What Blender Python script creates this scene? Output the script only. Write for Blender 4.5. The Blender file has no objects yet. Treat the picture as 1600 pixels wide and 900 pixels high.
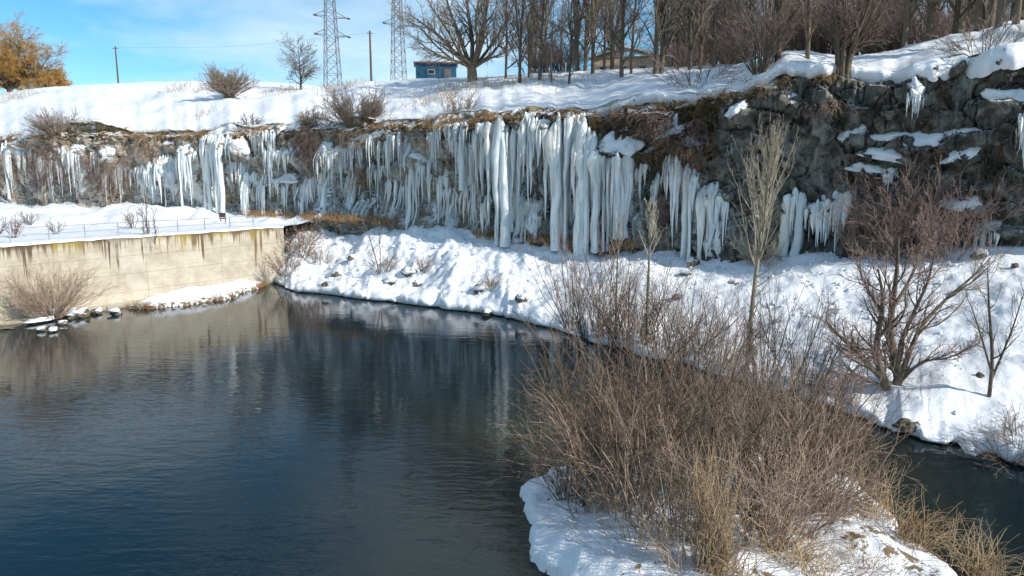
import bpy, math, random
import numpy as np
from mathutils import Vector
from mathutils.bvhtree import BVHTree

# ------------------------------------------------------------------ camera, world, sun
SC = bpy.context.scene
COL = SC.collection
H = 8.6                                # drone height above the water
F = 1067.0                             # focal length in photo pixels
PITCH = math.atan(170 / F)
cam_d = bpy.data.cameras.new('camera')
cam_d.lens = 24.0; cam_d.sensor_width = 36.0; cam_d.clip_start = 0.1; cam_d.clip_end = 4000
cam = bpy.data.objects.new('camera', cam_d); COL.objects.link(cam)
cam.location = (0, 0, H); cam.rotation_euler = (math.pi / 2 - PITCH, 0, 0)
SC.camera = cam
SC.view_settings.view_transform = 'Standard'; SC.view_settings.look = 'None'
SC.view_settings.exposure = 0.50; SC.view_settings.gamma = 1.0
SC.view_settings.use_curve_mapping = False
SC.cycles.max_bounces = 6; SC.cycles.diffuse_bounces = 3; SC.cycles.glossy_bounces = 3
SC.cycles.transparent_max_bounces = 4; SC.cycles.transmission_bounces = 3

SUN_AZ = (0.865, -0.50); SUN_EL = math.radians(33)
sun_d = bpy.data.lights.new('sun', 'SUN'); sun_d.energy = 3.7; sun_d.angle = math.radians(0.5)
sun_d.color = (1.0, 0.94, 0.85)
sun = bpy.data.objects.new('sun', sun_d); COL.objects.link(sun)
_n = math.hypot(*SUN_AZ)
SUNV = Vector((SUN_AZ[0] / _n * math.cos(SUN_EL), SUN_AZ[1] / _n * math.cos(SUN_EL), math.sin(SUN_EL)))
sun.rotation_euler = SUNV.to_track_quat('Z', 'Y').to_euler(); sun.location = SUNV * 200

W = bpy.data.worlds.new('World'); SC.world = W; W.use_nodes = True
nt = W.node_tree; nt.nodes.clear()
def nd(t, kind, **kw):
    n = t.nodes.new(kind)
    for k, v in kw.items():
        if k.startswith('i_'):
            n.inputs[k[2:].replace('_', ' ')].default_value = v
        else: setattr(n, k, v)
    return n
wo = nd(nt, 'ShaderNodeOutputWorld'); bg = nd(nt, 'ShaderNodeBackground'); bg.inputs[1].default_value = 0.125
sky = nd(nt, 'ShaderNodeTexSky', sky_type='NISHITA', sun_disc=False, sun_elevation=SUN_EL,
         sun_rotation=math.atan2(SUN_AZ[0], SUN_AZ[1]), altitude=1500, air_density=1.0, dust_density=0.0, ozone_density=3.0)
tc = nd(nt, 'ShaderNodeTexCoord')
mp = nd(nt, 'ShaderNodeMapping'); mp.inputs['Scale'].default_value = (1.6, 1.6, 5.2); mp.inputs['Location'].default_value = (7.1, .4, .9); mp.inputs['Rotation'].default_value = (0, 0, math.radians(-9))
cn = nd(nt, 'ShaderNodeTexNoise', noise_dimensions='3D'); cn.inputs['Scale'].default_value = 1.5; cn.inputs['Detail'].default_value = 7; cn.inputs['Roughness'].default_value = .55; cn.inputs['Distortion'].default_value = .5
cr = nd(nt, 'ShaderNodeMapRange'); cr.inputs[1].default_value = .42; cr.inputs[2].default_value = .71; cr.inputs[3].default_value = 0; cr.inputs[4].default_value = .82
hs = nd(nt, 'ShaderNodeHueSaturation'); hs.inputs['Value'].default_value = .9; hs.inputs['Saturation'].default_value = 1.25; hs.inputs['Hue'].default_value = .484
mx = nd(nt, 'ShaderNodeMix', data_type='RGBA'); mx.inputs[7].default_value = (5.6, 6.3, 6.7, 1)
L = nt.links.new
L(tc.outputs['Generated'], mp.inputs[0]); L(mp.outputs[0], cn.inputs['Vector']); L(cn.outputs['Fac'], cr.inputs[0])
L(sky.outputs[0], hs.inputs['Color']); L(hs.outputs[0], mx.inputs[6]); L(cr.outputs[0], mx.inputs[0])
L(mx.outputs[2], bg.inputs[0]); L(bg.outputs[0], wo.inputs[0])

# ------------------------------------------------------------------ small maths
RNG = np.random.default_rng(7); random.seed(7)
CP, SP = math.cos(PITCH), math.sin(PITCH)
def ray(px, py):
    x = (px - 800) / F; y = (450 - py) / F
    return np.array([x, CP + y * SP, -SP + y * CP])
def at_z(px, py, z=0.0):
    d = ray(px, py); t = (z - H) / d[2]; return np.array([0, 0, H]) + d * t
def at_y(px, py, Y):
    d = ray(px, py); t = Y / d[1]; return np.array([0, 0, H]) + d * t
def z_at(py, Y):
    return at_y(800, py, Y)[2]
def x_at(px, Y):                       # column px seen near the horizon
    return (px - 800) / F * Y * CP

_perm = RNG.permutation(4096).astype(np.int64)
_grad = RNG.uniform(-1, 1, 4096)
def vnoise(x, y, z=0.0):
    x, y, z = np.broadcast_arrays(np.asarray(x, float), np.asarray(y, float), np.asarray(z, float))
    xi, yi, zi = np.floor(x).astype(np.int64), np.floor(y).astype(np.int64), np.floor(z).astype(np.int64)
    fx, fy, fz = x - xi, y - yi, z - zi
    u, v, w = [f * f * f * (f * (f * 6 - 15) + 10) for f in (fx, fy, fz)]
    def h(a, b, c): return _grad[_perm[(_perm[(_perm[a & 4095] + b) & 4095] + c) & 4095]]
    def lx(b, c): return h(xi, b, c) * (1 - u) + h(xi + 1, b, c) * u
    a = lx(yi, zi) * (1 - v) + lx(yi + 1, zi) * v
    b = lx(yi, zi + 1) * (1 - v) + lx(yi + 1, zi + 1) * v
    return a * (1 - w) + b * w
def fbm(x, y, z=0.0, o=4, g=.5):
    s = 0; a = 1; n = 0
    for i in range(o):
        s = s + a * vnoise(x * 2 ** i + 17.3 * i, y * 2 ** i - 9.1 * i, np.asarray(z) * 2 ** i + 5.7 * i); n += a; a *= g
    return s / n * 1.6
def ridged(x, y, z=0.0, o=4):
    s = 0; a = 1; n = 0
    for i in range(o):
        s = s + a * (1 - 2 * np.abs(vnoise(x * 2 ** i + 3.3 * i, y * 2 ** i + 7.7 * i, np.asarray(z) * 2 ** i))); n += a; a *= .5
    return s / n
def voro(x, y):                        # cell random value and distance to the cell border
    xi, yi = np.floor(x).astype(np.int64), np.floor(y).astype(np.int64)
    best = np.full(x.shape, 9e9); sec = best.copy(); val = np.zeros(x.shape)
    for i in (-1, 0, 1):
        for j in (-1, 0, 1):
            a, b = xi + i, yi + j
            h1 = _grad[_perm[(_perm[a & 4095] + b) & 4095]]; h2 = _grad[_perm[(_perm[(a + 31) & 4095] + b + 77) & 4095]]
            h3 = _grad[_perm[(_perm[(a + 91) & 4095] + b + 13) & 4095]]
            d = np.hypot(a + .5 + h1 * .45 - x, b + .5 + h2 * .45 - y)
            m = d < best
            sec = np.where(m, best, np.minimum(sec, d)); val = np.where(m, h3, val); best = np.where(m, d, best)
    return val, sec - best
def sstep(a, b, x):
    t = np.clip((np.asarray(x) - a) / (b - a), 0, 1); return t * t * (3 - 2 * t)

# ------------------------------------------------------------------ mesh helpers
def mesh_np(name, V, faces, smooth=True, attrs=None):
    """V (n,3); faces: list of (m,k) index arrays"""
    me = bpy.data.meshes.new(name); V = np.asarray(V, np.float32)
    me.vertices.add(len(V)); me.vertices.foreach_set('co', V.ravel())
    nl = sum(f.size for f in faces); npoly = sum(len(f) for f in faces)
    me.loops.add(nl); me.polygons.add(npoly)
    me.loops.foreach_set('vertex_index', np.concatenate([np.asarray(f, np.int32).ravel() for f in faces]))
    tot = np.concatenate([np.full(len(f), f.shape[1], np.int32) for f in faces])
    me.polygons.foreach_set('loop_start', np.concatenate([[0], np.cumsum(tot)[:-1]]).astype(np.int32))
    me.polygons.foreach_set('loop_total', tot)
    me.polygons.foreach_set('use_smooth', np.full(npoly, smooth))
    for k, a in (attrs or {}).items():
        at = me.attributes.new(k, 'FLOAT', 'POINT'); at.data.foreach_set('value', np.asarray(a, np.float32).ravel())
    me.update(calc_edges=True); me.validate(); return me
def grid_faces(nu, nv, off=0, wrap=False):
    i = np.arange(nu if wrap else nu - 1)[:, None]; j = np.arange(nv - 1)[None, :]
    i2 = (i + 1) % nu
    a = i * nv + j; b = i2 * nv + j
    return (np.stack([a, b, b + 1, a + 1], -1).reshape(-1, 4) + off).astype(np.int32)
def merge(parts):
    Vs = []; Fs = []; o = 0
    for V, fs in parts:
        Vs.append(V); Fs += [np.asarray(f) + o for f in fs]; o += len(V)
    return np.concatenate(Vs), Fs
def box(cx, cy, cz, sx, sy, sz, rz=0.0, bev=0.0):
    s = np.array([[x, y, z] for x in (-.5, .5) for y in (-.5, .5) for z in (-.5, .5)])
    f = np.array([[0, 1, 3, 2], [4, 6, 7, 5], [0, 4, 5, 1], [2, 3, 7, 6], [0, 2, 6, 4], [1, 5, 7, 3]])
    s = s * [sx, sy, sz]; c, q = math.cos(rz), math.sin(rz)
    s = np.stack([s[:, 0] * c - s[:, 1] * q + cx, s[:, 0] * q + s[:, 1] * c + cy, s[:, 2] + cz], 1)
    return s, [f]
def tubes(P, R, sides=3):
    N, K, _ = P.shape
    T = np.gradient(P, axis=1); T /= np.linalg.norm(T, axis=2, keepdims=True) + 1e-9
    ref = np.where(np.abs(T[..., 2:3]) < .9, np.array([0, 0, 1.]), np.array([1., 0, 0]))
    A = np.cross(T, ref); A /= np.linalg.norm(A, axis=2, keepdims=True) + 1e-9; B = np.cross(T, A)
    an = np.arange(sides) * 2 * math.pi / sides
    V = P[:, :, None, :] + R[:, :, None, None] * (np.cos(an)[:, None] * A[:, :, None, :] + np.sin(an)[:, None] * B[:, :, None, :])
    idx = np.arange(N * K * sides).reshape(N, K, sides)
    a = idx[:, :-1, :]; b = idx[:, 1:, :]; r = lambda q: np.roll(q, -1, axis=2)
    Fq = np.stack([a, r(a), r(b), b], -1).reshape(-1, 4)
    return V.reshape(-1, 3), [Fq]
def grow(P, R, n, tr=(.2, 1), ang=40, asd=12, ln=.5, k=5, wig=.15, up=.1, rr=.6, rmin=.004, taper=.5, rng=RNG):
    """n children on each parent polyline -> (polylines, radii)"""
    N, K, _ = P.shape; M = N * n
    par = np.repeat(np.arange(N), n)
    t = tr[0] + (tr[1] - tr[0]) * (np.tile(np.arange(n), N) + rng.uniform(0, 1, M)) / n
    s = np.clip(t, 0, .999) * (K - 1); i = s.astype(int); f = (s - i)[:, None]
    o = P[par, i] * (1 - f) + P[par, i + 1] * f
    tan = P[par, i + 1] - P[par, i]; tan /= np.linalg.norm(tan, axis=1, keepdims=True) + 1e-9
    pr = R[par, i] * (1 - f[:, 0]) + R[par, i + 1] * f[:, 0]
    plen = np.linalg.norm(np.diff(P, axis=1), axis=2).sum(1)[par]
    q = rng.normal(size=(M, 3)); q -= (q * tan).sum(1, keepdims=True) * tan; q /= np.linalg.norm(q, axis=1, keepdims=True) + 1e-9
    a = np.radians(rng.normal(ang, asd, M))[:, None]
    d = np.cos(a) * tan + np.sin(a) * q
    Ln = ln * plen * (1 - taper * t) * rng.uniform(.6, 1.25, M)
    st = (Ln / (k - 1))[:, None]
    out = np.zeros((M, k, 3)); out[:, 0] = o; p = o.copy()
    for j in range(1, k):
        d = d + rng.normal(size=(M, 3)) * wig + np.array([0, 0, up]); d /= np.linalg.norm(d, axis=1, keepdims=True) + 1e-9
        p = p + d * st; out[:, j] = p
    r0 = np.maximum(np.minimum(rr * pr, pr * .95), rmin)
    w = np.linspace(0, 1, k)[None, :]
    rad = r0[:, None] * (1 - w) + np.maximum(rmin * .6, r0 * .25)[:, None] * w
    return out, rad
def line(pts, radii, k=9, wig=0.0, rng=RNG):
    pts = np.asarray(pts, float); n = len(pts)
    # Catmull-Rom through the points
    s = np.linspace(0, n - 1, k); i = np.clip(s.astype(int), 0, n - 2); f = (s - i)[:, None]
    e = np.vstack([2 * pts[0] - pts[1], pts, 2 * pts[-1] - pts[-2]])
    p0, p1, p2, p3 = e[i], e[i + 1], e[i + 2], e[i + 3]
    q = .5 * (2 * p1 + (p2 - p0) * f + (2 * p0 - 5 * p1 + 4 * p2 - p3) * f ** 2 + (3 * p1 - p0 - 3 * p2 + p3) * f ** 3)
    if wig: q[1:] += rng.normal(size=q[1:].shape) * wig
    return q[None], np.interp(s, np.arange(n), radii)[None]

def obj(name, me, mat=None, parent=None, loc=None, kind=None):
    o = bpy.data.objects.new(name, me); COL.objects.link(o)
    if mat is not None and len(me.materials) == 0: me.materials.append(mat)
    if parent is not None: o.parent = parent
    if loc is not None: o.location = loc
    if kind: o['kind'] = kind
    return o
def tag(o, label, cat, group=None, kind=None):
    o['label'] = label; o['category'] = cat
    if group: o['group'] = group
    if kind: o['kind'] = kind
    return o
def thing(name, label, cat, loc=(0, 0, 0), group=None, rz=0.0, sc=1.0):
    o = bpy.data.objects.new(name, None); COL.objects.link(o)
    o.location = tuple(float(v) for v in loc); o.rotation_euler = (0, 0, rz); o.scale = (sc,) * 3
    o.empty_display_size = .2
    return tag(o, label, cat, group)
def copy_thing(root, loc, rz, sc, label, group=None, sx=1.0):
    kids = list(root.children)
    r = root.copy(); COL.objects.link(r); r.location = tuple(float(v) for v in loc); r.rotation_euler = (0, 0, rz)
    r.scale = (sc * sx, sc * sx, sc); r['label'] = label
    if group: r['group'] = group
    elif 'group' in r: del r['group']
    for c in kids:
        d = c.copy(); COL.objects.link(d); d.parent = r
    return r

# ------------------------------------------------------------------ materials
def new_mat(name, rough=.8, spec=.3):
    m = bpy.data.materials.new(name); m.use_nodes = True; t = m.node_tree
    b = t.nodes['Principled BSDF']; b.inputs['Roughness'].default_value = rough; b.inputs['Specular IOR Level'].default_value = spec
    return m, t, b
def noise(t, scale, detail=4, vec=None, rough=.5, dist=0.0):
    n = t.nodes.new('ShaderNodeTexNoise'); n.inputs['Scale'].default_value = scale; n.inputs['Detail'].default_value = detail
    n.inputs['Roughness'].default_value = rough; n.inputs['Distortion'].default_value = dist
    if vec is not None: t.links.new(vec, n.inputs['Vector'])
    return n.outputs['Fac']
def coord(t, kind='Object', scale=None, loc=None):
    c = t.nodes.new('ShaderNodeTexCoord'); o = c.outputs[kind]
    if scale or loc:
        m = t.nodes.new('ShaderNodeMapping')
        if scale: m.inputs['Scale'].default_value = scale
        if loc: m.inputs['Location'].default_value = loc
        t.links.new(o, m.inputs[0]); o = m.outputs[0]
    return o
def ramp(t, fac, stops):
    r = t.nodes.new('ShaderNodeValToRGB'); e = r.color_ramp.elements
    while len(e) < len(stops): e.new(.5)
    for k, (p, c) in zip(e, stops): k.position = p; k.color = (*c, 1)
    t.links.new(fac, r.inputs[0]); return r.outputs[0]
def mixc(t, fac, a, b, blend='MIX'):
    m = t.nodes.new('ShaderNodeMix'); m.data_type = 'RGBA'; m.blend_type = blend
    for i, v in ((0, fac), (6, a), (7, b)):
        if isinstance(v, (int, float)): m.inputs[i].default_value = v
        elif isinstance(v, tuple): m.inputs[i].default_value = (*v, 1)
        else: t.links.new(v, m.inputs[i])
    return m.outputs[2]
def math_(t, op, a, b=0.0, c=0.0, clamp=False):
    m = t.nodes.new('ShaderNodeMath'); m.operation = op; m.use_clamp = clamp
    for i, v in enumerate((a, b, c)):
        if isinstance(v, (int, float)): m.inputs[i].default_value = v
        else: t.links.new(v, m.inputs[i])
    return m.outputs[0]
def rng_(t, v, a, b, c=0.0, d=1.0):
    m = t.nodes.new('ShaderNodeMapRange'); t.links.new(v, m.inputs[0])
    for i, q in enumerate((a, b, c, d)): m.inputs[i + 1].default_value = q
    return m.outputs[0]
def attr(t, name):
    a = t.nodes.new('ShaderNodeAttribute'); a.attribute_name = name; return a.outputs['Fac']
def bump(t, b, h, strength=.4, dist=.05, prev=None):
    n = t.nodes.new('ShaderNodeBump'); n.inputs['Strength'].default_value = strength; n.inputs['Distance'].default_value = dist
    t.links.new(h, n.inputs['Height'])
    if prev is not None: t.links.new(prev, n.inputs['Normal'])
    t.links.new(n.outputs[0], b.inputs['Normal']); return n.outputs[0]
def setc(t, b, c):
    if isinstance(c, tuple): b.inputs['Base Color'].default_value = (*c, 1)
    else: t.links.new(c, b.inputs['Base Color'])
SNOW = (.82, .84, .87)

def snow_mat(name, bare=True, earth=((.13, .085, .05), (.30, .21, .11))):
    m, t, b = new_mat(name, .55, .25); v = coord(t)
    c = ramp(t, noise(t, 1.2, 5, v), [(.3, (.77, .79, .83)), (.7, SNOW)])
    if bare:
        a = attr(t, 'bare'); n = noise(t, 2.6, 8, v, .7)
        f = rng_(t, math_(t, 'ADD', a, math_(t, 'MULTIPLY', math_(t, 'SUBTRACT', n, .5), 2.2)), .46, .56)
        e = ramp(t, noise(t, 7, 6, v, .7), [(.3, earth[0]), (.52, tuple(x * .55 for x in earth[1])), (.72, earth[1])])
        c = mixc(t, f, c, e)
    setc(t, b, c)
    h = math_(t, 'ADD', noise(t, 3.5, 8, v, .6), math_(t, 'MULTIPLY', noise(t, 22, 4, v), .25))
    bump(t, b, h, .55, .12); return m
M = {}
M['snow'] = snow_mat('snow', False)
M['snow_ground'] = snow_mat('snow ground')
M['snow_hill'] = snow_mat('snow hill', True, ((.16, .10, .05), (.46, .33, .17)))

# cliff rock
m, t, b = new_mat('cliff rock', .88, .2); v = coord(t); vs = coord(t, scale=(1, 1, .16))
grey = ramp(t, noise(t, .9, 9, v, .65), [(.34, (.036, .036, .030)), (.45, (.115, .112, .097)), (.56, (.225, .215, .185)), (.70, (.45, .44, .40))])
tan = ramp(t, noise(t, 1.1, 9, v, .65), [(.30, (.10, .068, .043)), (.40, (.30, .22, .15)), (.50, (.50, .40, .29)), (.62, (.70, .63, .52))])
c = mixc(t, attr(t, 'tone'), tan, grey)
rust = rng_(t, noise(t, .5, 6, vs, .6), .55, .68)
c = mixc(t, math_(t, 'MULTIPLY', rust, .6), c, (.24, .105, .045))
dark = rng_(t, noise(t, 1.7, 6, vs, .65), .53, .68)
c = mixc(t, math_(t, 'MULTIPLY', dark, .75), c, (.028, .025, .02))
pale = rng_(t, noise(t, .9, 8, coord(t, scale=(1, 1, .28)), .65, .6), .52, .62)
c = mixc(t, math_(t, 'MULTIPLY', pale, .65), c, (.47, .47, .44))
mo = rng_(t, math_(t, 'ADD', attr(t, 'moss'), math_(t, 'MULTIPLY', math_(t, 'SUBTRACT', noise(t, 1.8, 7, v, .65), .5), 2.4)), .42, .6)
mcol = ramp(t, noise(t, 4, 7, v, .7), [(.3, (.028, .022, .014)), (.5, (.105, .072, .038)), (.7, (.29, .20, .10))])
c = mixc(t, mo, c, mcol)
g = nd(t, 'ShaderNodeNewGeometry'); sx = nd(t, 'ShaderNodeSeparateXYZ'); t.links.new(g.outputs['Normal'], sx.inputs[0])
sf = math_(t, 'ADD', sx.outputs['Z'], math_(t, 'MULTIPLY', math_(t, 'SUBTRACT', noise(t, 2.2, 6, v, .6), .5), 1.3))
sf = rng_(t, math_(t, 'ADD', sf, attr(t, 'snowy')), .62, .74)
gl = math_(t, 'ADD', attr(t, 'iced'), math_(t, 'MULTIPLY', math_(t, 'SUBTRACT', noise(t, 2.1, 7, coord(t, scale=(1, 1, .11)), .68), .5), 2.6))
gl = rng_(t, gl, .62, .94, 0, .88)
c = mixc(t, gl, c, ramp(t, noise(t, 7, 4, vs, .6), [(.35, (.44, .50, .52)), (.6, (.80, .84, .84))]))
t.links.new(rng_(t, gl, 0, 1, .88, .35), b.inputs['Roughness'])
c = mixc(t, sf, c, SNOW); setc(t, b, c)
h = math_(t, 'ADD', noise(t, 5, 10, v, .7), math_(t, 'MULTIPLY', noise(t, 1.6, 8, vs, .6), .8))
bump(t, b, h, 1.0, .32); M['rock'] = m

# ice
m, t, b = new_mat('ice', .22, .5); vs = coord(t, scale=(1, 1, .10)); v = coord(t)
c = ramp(t, noise(t, 5.5, 6, vs, .6), [(.28, (.40, .46, .48)), (.43, (.68, .74, .76)), (.62, (.92, .94, .93))])
oi = t.nodes.new('ShaderNodeObjectInfo'); c = mixc(t, math_(t, 'MULTIPLY', rng_(t, oi.outputs['Random'], .45, 1.0), .55), c, (.46, .53, .56))
ywl = rng_(t, noise(t, .35, 3, v), .54, .66)
c = mixc(t, math_(t, 'MULTIPLY', ywl, .45), c, (.80, .72, .58)); setc(t, b, c)
b.inputs['Transmission Weight'].default_value = .08; b.inputs['IOR'].default_value = 1.31; b.inputs['Coat Weight'].default_value = .3; b.inputs['Coat Roughness'].default_value = .12
bump(t, b, math_(t, 'ADD', noise(t, 9, 5, vs, .6), math_(t, 'MULTIPLY', noise(t, 6, 4, v), .35)), .5, .08); M['ice'] = m

# water
m, t, b = new_mat('river water', .035, .5); b.inputs['IOR'].default_value = 1.333
v = coord(t, 'Object'); tc_ = t.nodes.new('ShaderNodeMapping'); tc_.inputs['Rotation'].default_value = (0, 0, math.radians(14)); tc_.inputs['Scale'].default_value = (.55, 1.5, 1)
t.links.new(v, tc_.inputs[0]); v2 = tc_.outputs[0]
deep = ramp(t, noise(t, .05, 4, v), [(.35, (.006, .016, .024)), (.65, (.010, .020, .022))])
vd = t.nodes.new('ShaderNodeVectorMath'); vd.operation = 'DISTANCE'; t.links.new(v, vd.inputs[0]); vd.inputs[1].default_value = (4.0, 20, 0)
shal = rng_(t, math_(t, 'ADD', vd.outputs['Value'], math_(t, 'MULTIPLY', noise(t, .25, 4, v), 6)), 13.5, 6.5)
setc(t, b, mixc(t, math_(t, 'MULTIPLY', shal, .8), deep, (.030, .030, .014)))
big = noise(t, 1.1, 3, v2, .5, .6); sml = noise(t, 3.0, 3, v2, .55, .3)
calm = rng_(t, noise(t, .09, 3, v), .36, .64, .35, 1.0)
wy = nd(t, 'ShaderNodeSeparateXYZ'); t.links.new(v, wy.inputs[0])
shel = rng_(t, math_(t, 'ADD', wy.outputs['Y'], math_(t, 'MULTIPLY', noise(t, .12, 3, v), 8)), 24, 46, 1.0, .34)
hgt = math_(t, 'MULTIPLY', math_(t, 'MULTIPLY', math_(t, 'ADD', math_(t, 'MULTIPLY', big, .8), math_(t, 'MULTIPLY', sml, .5)), calm), shel)
bump(t, b, hgt, .30, .095); M['water'] = m

def bark_mat(name, a, b_, sc=6):
    m, t, b = new_mat(name, .85, .15); v = coord(t)
    oi = t.nodes.new('ShaderNodeObjectInfo')
    f = math_(t, 'ADD', math_(t, 'MULTIPLY', noise(t, sc, 4, v), .7), math_(t, 'MULTIPLY', oi.outputs['Random'], .3))
    setc(t, b, ramp(t, f, [(.3, a), (.75, b_)])); return m
M['bark_dark'] = bark_mat('dark bark', (.07, .055, .042), (.21, .165, .12))
M['twig_grey'] = bark_mat('grey brown twig', (.155, .122, .094), (.37, .30, .24), 1.5)
M['twig_tan'] = bark_mat('tan twig', (.20, .135, .098), (.58, .43, .32), 3.5)
M['twig_red'] = bark_mat('reddish twig', (.16, .105, .085), (.37, .265, .225), 2.0)
M['twig_brown'] = bark_mat('dark reddish brown twig', (.145, .095, .072), (.42, .295, .22), 2.5)
M['twig_pale'] = bark_mat('pale poplar twig', (.29, .25, .185), (.58, .53, .43), 2.0)
M['twig_orange'] = bark_mat('orange willow twig', (.38, .21, .065), (.70, .45, .17), 1.2)
M['straw'] = bark_mat('straw', (.30, .205, .115), (.60, .455, .29), 3)
M['rust_grass'] = bark_mat('rusty grass', (.22, .12, .055), (.48, .30, .14), 3)
M['bark_pale'] = bark_mat('pale bark', (.17, .15, .10), (.38, .35, .25), 5)
m, t, b = new_mat('boulder stone', .9, .2); v = coord(t)
c = ramp(t, noise(t, 3, 8, v, .65), [(.3, (.05, .042, .034)), (.55, (.16, .135, .10)), (.75, (.30, .26, .20))])
g = nd(t, 'ShaderNodeNewGeometry'); sx = nd(t, 'ShaderNodeSeparateXYZ'); t.links.new(g.outputs['Normal'], sx.inputs[0])
setc(t, b, c); bump(t, b, noise(t, 9, 8, v, .7), .8, .06); M['stone'] = m
# concrete with run-off stains below the coping (world height = object z)
m, t, b = new_mat('stained concrete', .82, .25); v = coord(t)
base = ramp(t, noise(t, .8, 8, v, .65), [(.3, (.37, .325, .25)), (.5, (.50, .45, .36)), (.72, (.63, .58, .48))])
base = mixc(t, math_(t, 'MULTIPLY', rng_(t, noise(t, 2.0, 6, coord(t, scale=(1, 1, 5)), .6), .45, .7), .35), base, (.33, .26, .17))
sz = nd(t, 'ShaderNodeSeparateXYZ'); t.links.new(v, sz.inputs[0])
streak = noise(t, 1.0, 5, coord(t, scale=(1.9, 1.9, .03)), .72)
big_ = noise(t, .16, 3, coord(t, scale=(1, 1, .02)), .5)
thin = math_(t, 'MULTIPLY', rng_(t, noise(t, 1.0, 2, coord(t, scale=(5.5, 5.5, .02)), .5), .52, .60), rng_(t, noise(t, 1.0, 2, coord(t, scale=(.9, .9, .02)), .5), .40, .66, 0.0, 3.2))
drop = math_(t, 'MAXIMUM', math_(t, 'ADD', math_(t, 'MULTIPLY', rng_(t, streak, .45, .58), 1.0), math_(t, 'MULTIPLY', math_(t, 'SUBTRACT', big_, .50), 4.5)), thin)
sm = rng_(t, math_(t, 'SUBTRACT', drop, math_(t, 'SUBTRACT', 4.75, sz.outputs['Z'])), -.25, .35)
scol = ramp(t, noise(t, .45, 4, coord(t, scale=(1, 1, .2)), .6), [(.40, (.085, .055, .03)), (.55, (.17, .11, .045)), (.62, (.33, .25, .04)), (.75, (.14, .085, .04))])
c = mixc(t, math_(t, 'MULTIPLY', sm, .9), base, scol)
band = rng_(t, math_(t, 'ADD', sz.outputs['Z'], math_(t, 'MULTIPLY', noise(t, .7, 6, v, .7), .9)), 4.75, 5.0)
c = mixc(t, math_(t, 'MULTIPLY', band, .75), c, scol)
wl_ = rng_(t, math_(t, 'ADD', sz.outputs['Z'], math_(t, 'MULTIPLY', noise(t, 1.5, 4, v), .6)), .55, .25)
c = mixc(t, math_(t, 'MULTIPLY', wl_, .7), c, (.17, .135, .085)); patch = rng_(t, noise(t, .33, 3, coord(t, loc=(3, 1, 7)), .5), .60, .64)
c = mixc(t, math_(t, 'MULTIPLY', patch, .35), c, (.62, .58, .50)); setc(t, b, c)
bump(t, b, noise(t, 6, 8, v, .65), .4, .04); M['concrete'] = m
def plain(name, c, rough=.6, c2=None, sc=4, metal=0.0):
    m, t, b = new_mat(name, rough, .4); v = coord(t)
    c2 = c2 or tuple(x * .7 for x in c)
    setc(t, b, ramp(t, noise(t, sc, 6, v), [(.35, c2), (.65, c)])); b.inputs['Metallic'].default_value = metal; return m
M['steel'] = plain('galvanised steel', (.22, .21, .215), .5, (.13, .10, .10))
M['rail_metal'] = plain('grey rail metal', (.36, .40, .44), .5)
M['blue_paint'] = plain('blue painted sheet', (.022, .115, .20), .6, (.016, .08, .15))  # blue darkened to hold the massive tree's shade over the hut
M['roof_pink'] = plain('shade-dulled roof edge', (.25, .17, .15), .7)  # roof red dulled in the colour for the same tree shade
M['cream'] = plain('cream plaster', (.62, .52, .38), .8)
M['window_dark'] = plain('dark window glass', (.04, .05, .06), .15)
M['board_pale'] = plain('pale grey board', (.45, .50, .55), .6)
M['sign_brown'] = plain('brown sign board', (.11, .05, .04), .6)
M['pole_wood'] = plain('dark wooden pole', (.13, .09, .075), .8)
M['insulator'] = plain('dark insulator', (.05, .05, .055), .35)

# ------------------------------------------------------------------ the cliff line
CPX = [-420, -200, 0, 200, 450, 600, 680, 760, 900, 1000, 1140, 1240, 1400, 1600, 1900, 2200]
CY =  [76, 74, 71, 69, 65.5, 60, 57.2, 55, 51.5, 48.8, 45.3, 43.0, 40.3, 37, 33.5, 31]
CTOP = [(-420, 222), (0, 216), (60, 207), (130, 204), (250, 206), (350, 206), (400, 201), (480, 197), (560, 193), (620, 187), (700, 190),
        (760, 184), (820, 172), (900, 172), (960, 168), (1040, 158), (1100, 146), (1160, 140), (1240, 108), (1330, 118), (1400, 126),
        (1425, 100), (1500, 88), (1600, 68), (1800, 40), (2200, 10)]
CFOOT = [(-420, 322), (0, 322), (200, 327), (450, 341), (600, 349), (700, 363), (760, 373), (900, 384), (1000, 389), (1080, 402), (1140, 407), (1240, 397), (1400, 400),
         (1500, 393), (1600, 388), (1900, 380), (2200, 380)]
upx = np.linspace(-420, 2200, 1310)
uY = np.interp(upx, CPX, CY)
k_ = np.ones(41) / 41; pad = np.pad(uY, 20, mode='edge'); uY = np.convolve(pad, k_, 'valid')
uX = x_at(upx, uY)
utop = np.array([z_at(np.interp(p, *zip(*CTOP)), Y) for p, Y in zip(upx, uY)])
pad = np.pad(utop, 6, mode='edge'); utop = np.convolve(pad, np.ones(13) / 13, 'valid')
ufoot = np.array([z_at(np.interp(p, *zip(*CFOOT)), Y) for p, Y in zip(upx, uY)])
du = np.hypot(np.gradient(uX), np.gradient(uY)); uS = np.cumsum(du)
nx, ny = np.gradient(uY), -np.gradient(uX)
nn = np.hypot(nx, ny); nx /= nn; ny /= nn            # outward, towards the river
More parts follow.
